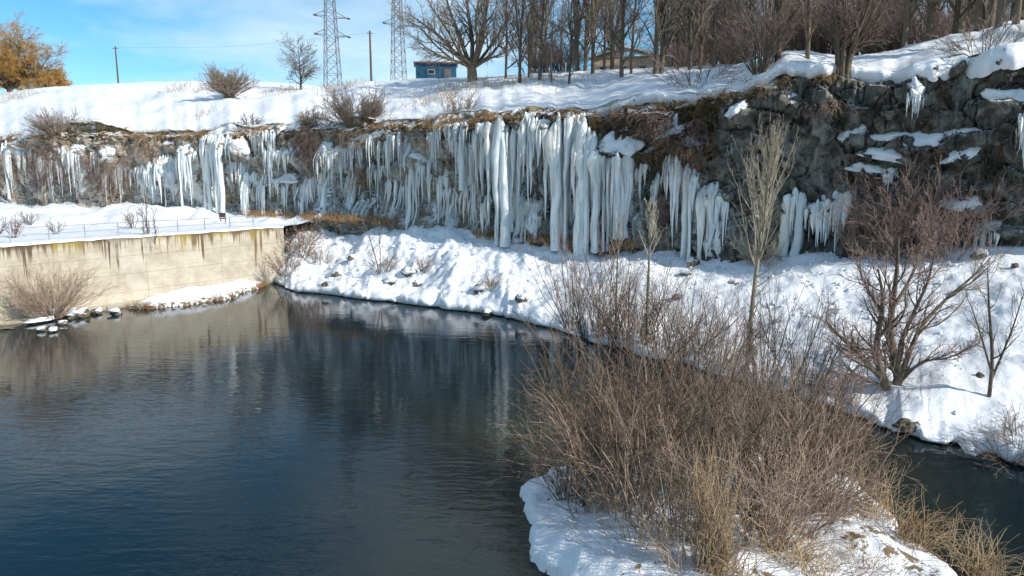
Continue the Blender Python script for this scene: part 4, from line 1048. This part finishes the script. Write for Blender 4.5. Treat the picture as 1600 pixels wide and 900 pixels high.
pylon(526, 108, 33, 26, 'steel lattice pylon standing alone on the hill, right of the airy tree', 1, ((9.6, 2.5), (12.3, 2.5), (16, 2.4), (20, 2.2)))
pylon(627, 112, 30, 27, 'steel lattice pylon partly behind the massive bare tree', 2, ((12.6, 2.4), (17, 2.4), (21, 2.2)))
def pole(px, Y, ytop, r, lab, seed):
    p = ground('hill', x_at(px, Y), Y); h = z_at(ytop, Y) - p[2]; root = thing('utility_pole', lab, 'pole', p)
    solid('shaft', [tubes(*line([(0, 0, -.6), (0, 0, h)], [r, r * .65], 4), 8)], M['pole_wood'], root, True)
    solid('cross_arm', [box(0, 0, h - .35, .9, .09, .09, .4)], M['pole_wood'], root)
    return np.array(p) + [0, 0, h - .25]
a_ = pole(198, 112, 72, .15, 'thin bare utility pole on the left skyline', 1)
b2 = pole(585, 104, 48, .20, 'dark leaning utility pole between the two pylons', 2)
mid = (a_ + b2) / 2 - [0, 0, .8]
tag(solid('power_line', [tubes(*line([a_, mid, b2], [.012, .012, .012], 24), 3)], M['insulator']), 'faint power line sagging between the two utility poles', 'cable')
# blue hut
Yh = 93; ph = ground('hill', x_at(684, Yh), Yh); hut = thing('blue_hut', 'small blue hut with a flat red-edged roof behind the massive tree', 'hut', ph, None, .12)
wh = 60 / F * Yh; hh = 33 / F * Yh
solid('wall', [box(0, 0, hh / 2 - .4, wh, 3.2, hh + .8)], M['blue_paint'], hut)
solid('roof', [box(0, -.05, hh + .06, wh + .5, 3.8, .16)], M['roof_pink'], hut)
solid('snow_layer', [box(0, -.05, hh + .18, wh + .4, 3.7, .08)], M['snow'], hut)
fr_ = solid('window', [box(-wh * .12, -1.63, hh * .62, .95, .08, .62)], M['board_pale'], hut)
solid('pane', [box(-wh * .12, -1.68, hh * .62, .75, .02, .44)], M['window_dark'], fr_)
solid('door', [box(wh * .28, -1.625, hh * .38, .85, .06, hh * .8)], M['steel'], hut)
for k in range(7): solid('sheet_seam', [box(-wh / 2 + wh * (k + .5) / 7, -1.61, hh / 2, .05, .03, hh - .05)], M['blue_paint'], hut)
# low tan building with a snowy roof
Yt = 84; pt = ground('hill', x_at(985, Yt), Yt); bl = thing('low_building', 'long low tan building with a snowy roof among the tree trunks', 'building', pt, None, -.2)
wb_ = 118 / F * Yt; hb = z_at(88, Yt) - pt[2]
solid('wall', [box(0, 0, hb / 2 - 1, wb_, 5, hb + 1.2)], M['cream'], bl)
for k in range(4): 
    w_ = solid('window', [box(-wb_ * .36 + k * wb_ * .24, -2.51, hb * .55, .9, .06, .6)], M['board_pale'], bl)
    solid('pane', [box(-wb_ * .36 + k * wb_ * .24, -2.55, hb * .55, .72, .02, .46)], M['window_dark'], w_)
rv = np.array([[-wb_ / 2 - .5, -3, hb - .5], [wb_ / 2 + .5, -3, hb - .9], [wb_ / 2 + .5, 3, hb - .4], [-wb_ / 2 - .5, 3, hb], [-wb_ * .1, -3, hb + .55], [-wb_ * .1, 3, hb + 1.0]])
top_ = rv + [0, 0, .22]
Vr = np.concatenate([rv, top_]); Fr = [np.array([[0, 4, 5, 3], [4, 1, 2, 5], [9, 11, 10, 6], [11, 8, 7, 10], [0, 6, 10, 4], [4, 10, 7, 1], [3, 5, 11, 9], [5, 2, 8, 11], [0, 3, 9, 6], [1, 7, 8, 2]])]
obj('roof', mesh_np('roof', Vr, Fr, False), M['snow'], bl)
solid('eave_board', [box(0, -2.96, hb - .62, wb_ + .8, .06, .16)], M['bark_dark'], bl)
p = hill_at(882, 108); wp = thing('white_post', 'small white post standing in the snow before the thick pair of trees', 'post', p)
solid('shaft', [box(0, 0, .45, .14, .14, 1.1)], M['snow'], wp); solid('cap', [box(0, 0, 1.04, .2, .2, .1)], M['steel'], wp)

# ------------------------------------------------------------------ hanging brush and grass on the cliff
def strands(px0, px1, y0, y1, n, seed, spread=.35, down=1.0, r=.012):
    g = np.random.default_rng(seed); P = np.zeros((n, 6, 3))
    for k in range(n):
        px = g.uniform(px0, px1); py = y0 + (y1 - y0) * g.uniform(0, .55); i = u_of(px, py); z = z_at(py, lerp_u(uY, i))
        q = cliff_pt(i, z, .05); Ln = (y1 - y0) / F * lerp_u(uY, i) * g.uniform(.25, .6)
        d = np.array([lerp_u(nx, i) * .7, lerp_u(ny, i) * .7, -.2 * down]) + g.normal(size=3) * spread
        P[k, 0] = q
        for j in range(1, 6):
            d = d / np.linalg.norm(d); q = q + d * Ln / 5; P[k, j] = q; d = d + [0, 0, -.55 * down] + g.normal(size=3) * .12
    R = np.full((n, 6), r) * np.linspace(1, .5, 6)
    P2, R2 = grow(P, R, 3, (.15, .95), 30, 12, .5, 4, .15, -.12 * down, .8, r * .7, .3, g)
    return merge([tubes(P, R, 3), tubes(P2, R2, 3)])
BRUSH = [(58, 108, 226, 318, 150, 1, 1, 'twig_red', 'wide rusty brown brush hanging down the cliff at far left'),
 (134, 170, 236, 322, 90, 2, 1, 'twig_red', 'narrow rusty brush patch right of the second ice curtain from the left'),
 (176, 206, 236, 318, 80, 3, 1, 'twig_tan', 'tan dry brush on the cliff left of the wide ice veil'),
 (214, 250, 208, 262, 80, 4, 1, 'twig_tan', 'straw coloured brush above the wide ice veil'),
 (478, 514, 204, 282, 130, 5, 1, 'twig_red', 'hanging brown brush below the low dark rim bush'),
 (536, 590, 200, 250, 90, 6, .6, 'twig_grey', 'dark tangle under the big round rim bush'),
 (548, 582, 258, 312, 70, 7, 1, 'rust_grass', 'orange-brown hanging grass in the centre left cliff'),
 (668, 722, 178, 206, 110, 8, .8, 'rust_grass', 'grassy brow above the thin ice comb'),
 (716, 762, 186, 206, 80, 9, .8, 'rust_grass', 'ochre grass fringe over the pale ice sheet'),
 (940, 1000, 176, 214, 120, 10, .4, 'twig_red', 'brown scrub at the top of the brown slope'),
 (1004, 1060, 178, 240, 150, 11, .4, 'twig_red', 'brown scrub in the middle of the brown slope'),
 (1060, 1110, 190, 280, 150, 12, .6, 'twig_red', 'brown scrub at the right side of the brown slope'),
 (1030, 1052, 296, 372, 60, 13, .9, 'twig_red', 'brown stems on the rock behind the yellow saplings'),
 (1150, 1240, 120, 160, 90, 14, .7, 'twig_tan', 'mossy fringe under the rim above the pale poplar'),
 (1262, 1310, 160, 196, 60, 15, .8, 'twig_tan', 'ochre moss fringe over the grey bulge'),
 (1420, 1520, 96, 120, 80, 16, .6, 'twig_grey', 'dark fringe under the right snow rim'),
 (1500, 1600, 262, 300, 70, 17, .6, 'twig_grey', 'dark brush in the recess near the right edge'),
 (0, 30, 232, 300, 70, 18, 1, 'twig_tan', 'tan brush at the left picture edge behind the first ice curtain')]
for (a, b_, y0, y1, n, sd, dn, mt, lab) in BRUSH:
    tag(obj('cliff_brush', mesh_np('cliff_brush', *strands(a, b_, y0, y1, n, 600 + sd, .4, dn, .015)), M[mt]), lab, 'brush', 'brush patches on the cliff')
# grass along the brow and tufts at the cliff foot: uncountable
g = np.random.default_rng(77)
def blades(points, hmin, hmax, r, g, lean=.5, k=5, droop=.25, out=None):
    n = len(points); P = np.zeros((n, k, 3)); P[:, 0] = points; h = g.uniform(hmin, hmax, n)
    d = g.normal(size=(n, 3)) * lean + [0, 0, 1]
    if out is not None: d = d + out
    p = np.array(points, float)
    for j in range(1, k):
        d = d / np.linalg.norm(d, axis=1, keepdims=True); p = p + d * (h / (k - 1))[:, None]; P[:, j] = p; d = d + [0, 0, -droop] + g.normal(size=(n, 3)) * .1
    return tubes(P, np.full((n, k), r) * np.linspace(1, .4, k), 3)
pts = []
for k in range(520):
    px = g.uniform(-20, 800) if k % 5 else g.uniform(800, 1300); i = u_of(px, 200)
    if float(fbm(lerp_u(uS, i) / 2.2, 4.4, 0, 2)) < -.05: continue
    c_ = cliff_pt(i, lerp_u(utop, i) - g.uniform(.05, .75), .05)
    pts += [c_ + g.normal(size=3) * [.35, .35, .10] for _ in range(14)]
tag(obj('brow_grass', mesh_np('brow_grass', *blades(np.array(pts), .25, .7, .013, g, .6, 5, .55)), M['rust_grass'], kind='stuff'), 'dry ochre grass along the cliff brow', 'grass', kind='stuff')
pts = []
for k in range(240):
    px = g.uniform(380, 1000); i = u_of(px, 340)
    if float(fbm(lerp_u(uS, i) / 2.5, 9.4, 0, 2)) < .0: continue
    c_ = cliff_pt(i, lerp_u(ufoot, i) + .2, .55); pts += [c_ + g.normal(size=3) * [.4, .3, .12] for _ in range(14)]
tag(obj('foot_grass', mesh_np('foot_grass', *blades(np.array(pts), .3, .8, .014, g, .5)), M['rust_grass'], kind='stuff'), 'rusty grass tufts at the cliff foot', 'grass', kind='stuff')
pts = []
for (px, py, n, sp) in ((330, 138, 90, 1.3), (285, 133, 60, 1.2), (270, 140, 40, 1.0), (450, 138, 70, 1.4), (432, 140, 40, 1), (690, 140, 110, 1.6), (705, 150, 90, 1.2), (780, 132, 80, 1.5), (850, 122, 120, 2), (745, 128, 60, 1.2), (655, 160, 40, .9), (15, 146, 120, 2.5), (35, 148, 70, 2), (540, 134, 130, 1.8), (518, 134, 60, 1), (590, 150, 30, 1), (310, 178, 40, 1.1)):
    c_ = hill_at(px, py + 3)
    for _ in range(n):
        o = g.normal(size=2) * sp; q = ground('hill', c_[0] + o[0], c_[1] + o[1]); pts.append(q)
tag(obj('hill_grass', mesh_np('hill_grass', *blades(np.array(pts), .35, 1.0, .022, g, .35)), M['straw'], kind='stuff'), 'pale dry grass tips poking through the hill snow', 'grass', kind='stuff')
pts = []
for k in range(260):
    f = g.uniform(.46, 1.0); e = [at_z(px, py, .1)[:2] for px, py in ((203, 479), (235, 480), (300, 473), (360, 464), (405, 447), (424, 439))]
    s_ = g.uniform(0, 4.99); j = int(s_); q = e[j] * (1 - s_ + j) + e[j + 1] * (s_ - j)
    if float(fbm(s_ * 1.7, 2.2, 0, 2)) < -.12: continue
    pts += [np.array([q[0], q[1], .05]) + g.normal(size=3) * [.16, .14, .02] for _ in range(8)]
tag(obj('spit_grass', mesh_np('spit_grass', *blades(np.array(pts), .2, .55, .014, g, .5)), M['rust_grass'], kind='stuff'), 'orange-brown grass fringe along the snow spit', 'grass', kind='stuff')

# ------------------------------------------------------------------ terrace saplings and wall plants
p = seen('terrace', 21, 372); gp = 'young reddish trees on the terrace'
tp = bush_parts(700, 9, 1.6, .12, 24, -.02, 6, 4, .03, .014, .5, .5)
pr = bush_proto('terrace_sapling', tp, 'fullest reddish sapling on the terrace, nearest the left edge', 'sapling', p, 'bark_dark', 'twig_red', gp, 0, .95)
for k, (px, py, s_, lab) in enumerate(((87, 366, .7, 'small grey sapling behind the railing left of its end section'), (208, 357, .95, 'reddish sapling left of the thin wall tree on the terrace'), (-4, 366, .7, 'pale sapling cut by the left picture edge on the terrace'), (45, 352, .8, 'faint thin sapling farther back on the terrace snow'))):
    q = seen('terrace', px, py); copy_thing(pr, q, k * 2 + 1, s_, lab, gp)
q = at_z(82, 494, .25)
bush_proto('willow_bush', bush_parts(701, 75, 3.4, .55, 30, .02, 7, 4, .022, .010, .4, .45), 'fan-shaped leafless willow bush growing from stones before the stained wall', 'bush', q, 'twig_tan', 'twig_tan')
q = at_z(240, 462, .35); g = np.random.default_rng(44); hz = z_at(318, q[1]) - q[2]
ts = [line([(0, 0, -.3), (.05, 0, hz * .4), (-.1, .05, hz * .8), (.05, 0, hz)], [.075, .06, .035, .012], 10)]
ts += [line([(.0, 0, hz * .42), (s_ * .5, .1, hz * .6), (s_ * .55, .1, hz * .9)], [.03, .025, .01], 8) for s_ in (-.7, .8)]
tree_proto('wall_sapling', tree_parts(ts, g, 14, 5, 3, .26, 26, .15, (.3, 1), .010), 'thin upright sapling in front of the wall, taller than its top', 'tree', q, 'bark_dark', 'twig_grey')
# -- brush at the wall corner and on the bank
gB = 'small shrubs on the far snow bank'
SB = [bush_parts(710 + k, 30, 1.7, .5, 30, .02, 6, 3, .016, .009) for k in range(3)]
BK = [(466, 402, 0, 1.3, 'twig_tan', 'tan brush thicket just right of the wall corner'), (480, 380, 1, 1.2, 'twig_red', 'rust-brown brush above the thicket at the wall corner'), (448, 428, 2, 1.2, 'twig_tan', 'low brush at the foot of the wall corner by the water'),
      (500, 412, 1, 1.0, 'twig_tan', 'thin brush on snow right of the wall corner thicket'), (598, 425, 2, 1.0, 'twig_red', 'little shrub at the foot of the twin leaning saplings'), (660, 425, 0, .8, 'twig_red', 'faint shrub beside the brown rocks in mid bank'),
      (765, 452, 1, .7, 'rust_grass', 'rusty shrub by the earth-covered rock in mid bank')]
pb = {}
for k, (px, py, v_, s_, mt, lab) in enumerate(BK):
    q = seen('bank', px, py)
    bush_proto('bank_shrub', SB[v_], lab, 'bush', q, 'bark_dark', mt, gB, k, s_)
q = seen('bank', 594, 428); hz = z_at(348, q[1]) - q[2]; g = np.random.default_rng(46)
ts = [line([(0, 0, -.2), (-.5, 0, hz * .5), (-1.1, .1, hz)], [.05, .04, .012], 9), line([(0, 0, -.2), (.05, 0, hz * .5), (0, .1, hz * .95)], [.045, .035, .012], 9)]
tree_proto('bank_sapling', tree_parts(ts, g, 9, 3, 2, .22, 26, .12, (.3, 1), .009), 'twin thin leaning saplings on the left part of the snow bank', 'sapling', q, 'bark_dark', 'twig_grey')

# -- poplars
def poplar(px, py_base, py_top, which, r, wcrown, n1, label, seed, crown_from=.45, m1='bark_pale', m2='twig_pale', lean=0):
    q = seen(which, px, py_base)
    if q is None: q = at_z(px, py_base, .3)
    hz = z_at(py_top, q[1]) - q[2]; g = np.random.default_rng(seed)
    tr_ = line([(0, 0, -.4), (lean * .3, .05, hz * .35), (lean * .7, -.05, hz * .7), (lean, 0, hz)], [r, r * .85, r * .5, .012], 14)
    P1, R1 = grow(*tr_, n1, (crown_from, .95), 30, 8, wcrown, 8, .06, .15, .5, .008, .86, g)
    P2, R2 = grow(P1, R1, 5, (.15, 1), 24, 9, .42, 5, .10, .12, .6, .007, .4, g)
    P3, R3_ = grow(P2, R2, 2, (.2, 1), 26, 10, .45, 4, .1, .1, .7, .007, .3, g)
    Ps, Rs = grow(*tr_, 7, (.08, crown_from), 50, 12, .12, 6, .1, .1, .4, .009, .2, g)
    return tree_proto('poplar', (merge([tubes(*tr_, 8)]), merge([tubes(P1, R1, 4), tubes(P2, R2, 3), tubes(P3, R3_, 3), tubes(Ps, Rs, 3)])), label, 'tree', q, m1, m2)
poplar(1165, 588, 205, 'bank', .11, .52, 60, 'tall pale poplar with a narrow upright crown before the cliff', 81, .42, lean=.55)
poplar(1010, 540, 312, 'bank', .085, .34, 26, 'slender young poplar with a yellow tuft crown, left of the tall pale one', 82, .56)
poplar(962, 520, 335, 'bank', .06, .32, 18, 'thinnest young poplar, beside the yellow tuft one', 83, .58)
q = seen('bank', 1190, 412)
bush_proto('pale_thicket', bush_parts(720, 44, 2.0, .9, 26, .03, 7, 3, .018, .009), 'pale tangled thicket at the cliff foot behind the tall poplar', 'bush', q, 'twig_tan', 'twig_pale')

# -- the pink-brown bush at the cliff foot and the dark willow before it
gk = np.random.default_rng(5)
for k, (px, dy, h, n, lab) in enumerate(((1385, 0, 4.8, 60, 'left half of the wide pink-brown bush mass under the right cliff'), (1440, .5, 5.2, 60, 'right half of the wide pink-brown bush mass under the right cliff'), (1350, .3, 3.6, 40, 'lower left bush of the pink-brown mass'), (1482, .4, 4.0, 44, 'lower right bush of the pink-brown mass'))):
    q = seen('bank', px, 402)
    bush_proto('pink_bush', bush_parts(730 + k, n, h, .9, 20, .0, 8, 4, .022, .010, .42, .45), lab, 'bush', q, 'twig_red', 'twig_red', 'pink-brown bushes under the cliff')
Yw = 25.2; qw = ground('bank', x_at(1395, Yw), Yw); g = np.random.default_rng(17)
def wl(pts, r, dy=(0, 0, 0, 0, 0, 0), k=12): return px_line(pts, Yw, r, k, dy)
dzp = (z_at(628, Yw) - qw[2])
tw_ = [wl([(1398, 640), (1397, 618), (1404, 590), (1398, 560), (1391, 520), (1396, 468), (1402, 420), (1404, 370)], [.20, .19, .17, .15, .13, .10, .07, .03], [0, 0, 0, .2, .3, .2, .0, -.3]),
       wl([(1396, 636), (1384, 600), (1371, 560), (1372, 520), (1380, 470), (1372, 420)], [.18, .15, .13, .10, .07, .03], [0, -.3, -.5, -.4, -.5, -.6]),
       wl([(1388, 600), (1358, 572), (1335, 545), (1312, 525), (1290, 500)], [.11, .09, .08, .06, .02], [0, -.5, -.8, -1.2, -1.6], 10),
       wl([(1404, 596), (1418, 560), (1440, 510), (1480, 466), (1520, 432), (1552, 398)], [.12, .10, .08, .06, .04, .015], [0, .4, .8, 1.2, 1.4, 1.6]),
       wl([(1400, 575), (1410, 530), (1432, 480), (1450, 440), (1462, 392)], [.10, .08, .06, .045, .015], [0, -.5, -.9, -1.3, -1.5], 10),
       wl([(1392, 520), (1372, 480), (1350, 440), (1336, 400)], [.08, .06, .04, .015], [0, .5, .9, 1.3], 9),
       wl([(1396, 480), (1420, 440), (1436, 400), (1444, 350)], [.07, .055, .04, .015], [0, .3, .7, .9], 9),
       wl([(1376, 560), (1352, 560), (1326, 590), (1300, 600)], [.05, .04, .025, .012], [0, -.5, -1, -1.4], 9),
       wl([(1404, 600), (1440, 566), (1480, 560), (1520, 540)], [.06, .045, .03, .012], [0, -.5, -1, -1.2], 9)]
tw_ = rel(tw_, qw)
for q_ in (0, 1):
    tw_[q_][0][0, 0] = [(-.05, .12)[q_] * 0 + tw_[q_][0][0, 1, 0] * .6, 0, -.9]
tree_proto('river_willow', tree_parts(tw_, g, 17, 8, 6, .40, 38, .07, (.15, 1), .007, .5, .52, 0), 'dark forked willow standing alone in the snow at the right channel', 'tree', qw, 'bark_dark', 'twig_red')
q = ground('bank', x_at(1585, 23.5), 23.5); g = np.random.default_rng(19); h = 4.6
ts = [line([(0, 0, -.3), (-.05, 0, h * .3), (-.3, .1, h * .7), (-.5, .1, h)], [.07, .06, .04, .012], 9), line([(0, 0, .6), (.5, 0, h * .5), (.9, .1, h * .85)], [.045, .03, .01], 8), line([(0, 0, .8), (-.7, -.2, h * .5), (-1.2, -.2, h * .75)], [.04, .03, .01], 8)]
tree_proto('edge_sapling', tree_parts(ts, g, 12, 5, 4, .34, 36, .08, (.2, 1), .006), 'small dark bare tree at the right picture edge by the channel', 'tree', q, 'bark_dark', 'twig_grey')
for k, (px, py, h, lab) in enumerate(((1575, 716, 1.3, 'dark tangled bush overhanging the channel at the right edge'), (1598, 690, 1.1, 'dark low bush under the small tree at the right edge'))):
    q = seen('bank', px, py); q = at_z(px, py, .4) if q is None else q
    bush_proto('edge_bush', bush_parts(740 + k, 40, h, .5, 46, .06, 6, 4, .012, .006), lab, 'bush', q, 'bark_dark', 'twig_grey')

# ------------------------------------------------------------------ brush of the island and the near shore
gI = 'leafless willow shrubs on and around the island'
IB = [bush_parts(800, 42, 5.2, .75, 13, .03, 6, 4, .032, .0066, .42, .42, .10), bush_parts(801, 40, 4.2, .7, 19, .13, 6, 4, .028, .0066, .45, .45, .12),
      bush_parts(802, 36, 3.2, .6, 20, .06, 6, 4, .022, .006, .45, .45, .12), bush_parts(803, 26, 5.6, .5, 9, .0, 7, 4, .024, .0062, .36, .4, .08)]
ISL = [  # px, py of foot, where, shape, scale, material, label
 (895, 775, 'island', 1, .66, 'twig_tan', 'arching tan shrub leaning over the water at the island left tip'),
 (915, 790, 'island', 2, .8, 'twig_tan', 'low tangled shrub in front of the arching tan one'),
 (945, 760, 'island', 0, .88, 'twig_brown', 'tall shrub at the left part of the island, behind the low tangled one'),
 (985, 800, 'island', 1, .82, 'twig_tan', 'drooping shrub with a domed top in the island middle left'),
 (1010, 840, 'island', 2, .8, 'twig_grey', 'low dark shrub standing in front snow, middle left'),
 (1065, 830, 'island', 3, .72, 'twig_grey', 'dark stemmed shrub leaning left beside the straw reeds'),
 (1075, 890, 'island', 2, .66, 'twig_grey', 'small dark shrub with thick feet at the lower picture edge'),
 (1065, 770, 'island', 0, .78, 'twig_brown', 'tall brown shrub directly behind the straw reeds'),
 (1190, 730, 'island', 0, .60, 'twig_brown', 'shrub at the back right of the island'),
 (1110, 732, 'island', 1, .78, 'twig_tan', 'shrub at the back middle of the island'),
 (960, 785, 'island', 1, .74, 'twig_brown', 'second drooping shrub in the island left, nearer the middle'),
 (1150, 790, 'island', 3, .82, 'twig_grey', 'upright shrub right of the straw reeds'),
 (1185, 850, 'island', 1, .72, 'twig_tan', 'bent shrub in the snow right of the straw reeds, toward the viewer'),
 (1215, 775, 'island', 0, .74, 'twig_brown', 'brown shrub in the right half of the island'),
 (1262, 800, 'island', 2, 1.0, 'twig_tan', 'tan shrub on the island right half, edge of the snow'),
 (1285, 780, 'island', 3, .60, 'twig_brown', 'last upright shrub on the right before the channel'),
 (1240, 840, 'island', 2, .7, 'twig_grey', 'low grey shrub above the right snow patch'),
 (1300, 805, 'island', 1, .55, 'twig_tan', 'arching shrub trailing into the right channel'),
 (1010, 735, 'island', 3, .80, 'twig_brown', 'upright shrub at the back left of the island'),
 (1265, 745, 'island', 1, .62, 'twig_tan', 'spreading shrub at the island back right corner'),
 (895, 512, 'bank', 3, .95, 'twig_red', 'reddish tall shrub at the far shore, leftmost of its row'),
 (920, 538, 'bank', 0, .8, 'twig_grey', 'dark arching shrub at the far shore below the leftmost reddish one'),
 (950, 540, 'bank', 3, 1.0, 'twig_red', 'reddish shrub at the far shore around the thinnest poplar'),
 (985, 552, 'bank', 0, .95, 'twig_brown', 'brown shrub at the far shore between the two young poplars'),
 (1030, 566, 'bank', 2, 1.3, 'twig_red', 'low reddish shrub right of the yellow tuft poplar'),
 (1080, 580, 'bank', 0, .85, 'twig_grey', 'grey shrub at the far shore left of the tall poplar'),
 (1130, 590, 'bank', 1, .85, 'twig_red', 'brown shrub at the foot of the tall poplar'),
 (1195, 604, 'bank', 3, .8, 'twig_red', 'thin reddish shrub right of the tall poplar'),
 (1250, 628, 'bank', 3, .75, 'twig_red', 'reddish upright shrub on the shore left of the dark willow'),
 (1295, 640, 'bank', 2, .7, 'twig_red', 'low reddish shrub at the waterline left of the dark willow'),
]
ipro = {}
for k, (px, py, wh_, v_, s_, mt, lab) in enumerate(ISL):
    q = seen(wh_, px, py)
    if q is None: q = at_z(px, py, .3)
    key = (v_, mt)
    if key not in ipro:
        ex = next((ipro[z_] for z_ in ipro if z_[0] == v_), None)
        root = thing('willow_shrub', lab, 'shrub', q, gI, k * 1.9, s_)
        if ex is None:
            obj('stem', mesh_np('stem', *IB[v_][0]), M['twig_tan' if v_ in (1, 2) else 'bark_dark'], root); obj('twigs', mesh_np('twigs', *IB[v_][1]), M[mt], root)
        else:
            for c_ in ex.children:
                d = c_.copy(); COL.objects.link(d); d.parent = root
                if d.name.startswith('twigs'): d.material_slots[0].link = 'OBJECT'; d.material_slots[0].material = M[mt]
        ipro[key] = root
    else: copy_thing(ipro[key], q, k * 1.9, s_, lab, gI)
# tall dark stems rising out of the brush
g = np.random.default_rng(61)
for k, (base, top_, r, lab) in enumerate((((1225, 745), (1320, 520), .045, 'dark slanting stem rising to the right out of the island brush'), ((1205, 700), (1290, 480), .04, 'thin dark stem slanting right behind the first one'),
                                          ((1090, 720), (1150, 560), .035, 'short slanting stem in the middle of the brush'), ((1075, 845), (1035, 655), .03, 'pale bare stem leaning left over the snow beside reeds'), ((1145, 770), (1180, 690), .025, 'short pale branch pointing up right of the straw reeds'))):
    q = seen('island', *base); q = at_z(*base, .3) if q is None else q
    tp_ = at_y(*top_, q[1] + g.uniform(-.4, .4)); v_ = tp_ - q
    ts = [line([(0, 0, -.2), v_ * .35 + [.05, .1, .1], v_ * .7, v_], [r, r * .85, r * .6, .008], 10)]
    tree_proto('slanting_stem', tree_parts(ts, g, 9, 5, 3, .28, 34, .1, (.3, 1), .005), lab, 'sapling', q, 'bark_dark' if 'dark' in lab else 'twig_tan', 'twig_grey' if 'dark' in lab else 'twig_tan')
# straw reeds and grass clumps
def clump(px, py, wh_, n, rad, h, lab, seed, lean=.07, droop=.04, r=.009, mat='straw', grp='dry reed clumps on the island', out=None, k=7):
    q = seen(wh_, px, py); q = at_z(px, py, .1) if q is None else q
    g = np.random.default_rng(seed); o = g.normal(size=(n, 2)) * rad
    pt = np.stack([o[:, 0], o[:, 1], np.full(n, -.1)], 1); root = thing('reed_clump', lab, 'reeds', q, grp)
    obj('blades', mesh_np('blades', *merge([blades(pt, h * .45, h * 1.1, r, g, lean, k, droop, out)])), M[mat], root)
    pt2 = pt[: n // 3]; obj('dead_leaves', mesh_np('dead_leaves', *merge([blades(pt2, h * .15, h * .5, r * 1.3, g, lean * 3, 5, .45, out)])), M[mat], root)
clump(1112, 885, 'island', 150, .15, 2.7, 'tall straw coloured reed clump in the island middle', 901)
clump(1096, 850, 'island', 60, .12, 2.5, 'paler reed stems just behind the tall straw clump', 902)
clump(1140, 905, 'island', 90, .25, 1.3, 'short straw grass at the foot of the tall clump', 903, .3, .2)
clump(1235, 870, 'island', 120, .35, 1.3, 'dry leafy reeds at the left end of the right snow patch', 904, .35, .2)
clump(1320, 800, 'island', 110, .35, 1.2, 'straw grass behind the right snow patch', 905, .3, .15)
clump(1365, 800, 'island', 90, .25, 1.5, 'thin reeds on the channel side of the right snow patch', 906, .3, .1)
clump(1420, 845, 'island', 130, .28, 1.4, 'arching straw grass leaning over the channel', 907, .4, .22, out=np.array([.5, .1, 0]))
clump(1470, 870, 'island', 130, .28, 1.4, 'straw grass fan at the lower right, arching to the right', 908, .4, .22, out=np.array([.6, .1, 0]))
clump(1535, 895, 'island', 120, .25, 1.3, 'straw grass at the lower right corner', 909, .4, .2)
clump(1350, 890, 'island', 70, .3, .9, 'short straw grass in the snow at the lower right', 910, .35, .2)
clump(1270, 895, 'island', 80, .3, .9, 'short straw grass in front of the dry leafy reeds', 911, .35, .2)
clump(1185, 820, 'island', 70, .3, 1.2, 'thin straw grass around the bent shrub', 912, .3, .15)
# crusty clods and fallen ice below the cliff: uncountable
g = np.random.default_rng(91); pa = []; pc = []
def clod(c, r, g):
    v = np.array([[1, 0, 0], [-.5, .87, 0], [-.5, -.87, 0], [.3, .2, .9], [-.4, .1, .8], [.1, -.4, .7]]) * g.uniform(.55, 1.2, (6, 3)) * r
    a = g.uniform(0, 6.28); v = np.stack([v[:, 0] * math.cos(a) - v[:, 1] * math.sin(a), v[:, 0] * math.sin(a) + v[:, 1] * math.cos(a), v[:, 2] - .25 * r], 1)
    return v + c, [np.array([[0, 1, 3], [1, 4, 3], [1, 2, 4], [2, 5, 4], [2, 0, 5], [0, 3, 5], [3, 4, 5]])]
for k in range(2600):
    j = int((g.uniform(0, 1) ** 1.5) * (NB * .75)); t_ = int(np.clip(abs(g.normal(0, .28)), 0, .93) * NT) if k % 3 else int(g.uniform(.05, .92) * NT)
    c = B[j, t_] + g.normal(size=3) * [.12, .12, 0]
    if k % 7 == 0 and t_ < NT * .3: pc.append(clod(c, g.uniform(.08, .26), g))
    else: pa.append(clod(c, g.uniform(.05, .10) if g.random() < .8 else g.uniform(.12, .24), g))
tag(solid('snow_clods', pa, M['snow'], None, True, 'stuff'), 'loose crusty snow clods over the bank below the cliff', 'snow clods', kind='stuff')
tag(solid('fallen_ice_rubble', pc, M['ice'], None, False, 'stuff'), 'broken fallen ice along the cliff foot', 'ice rubble', kind='stuff')
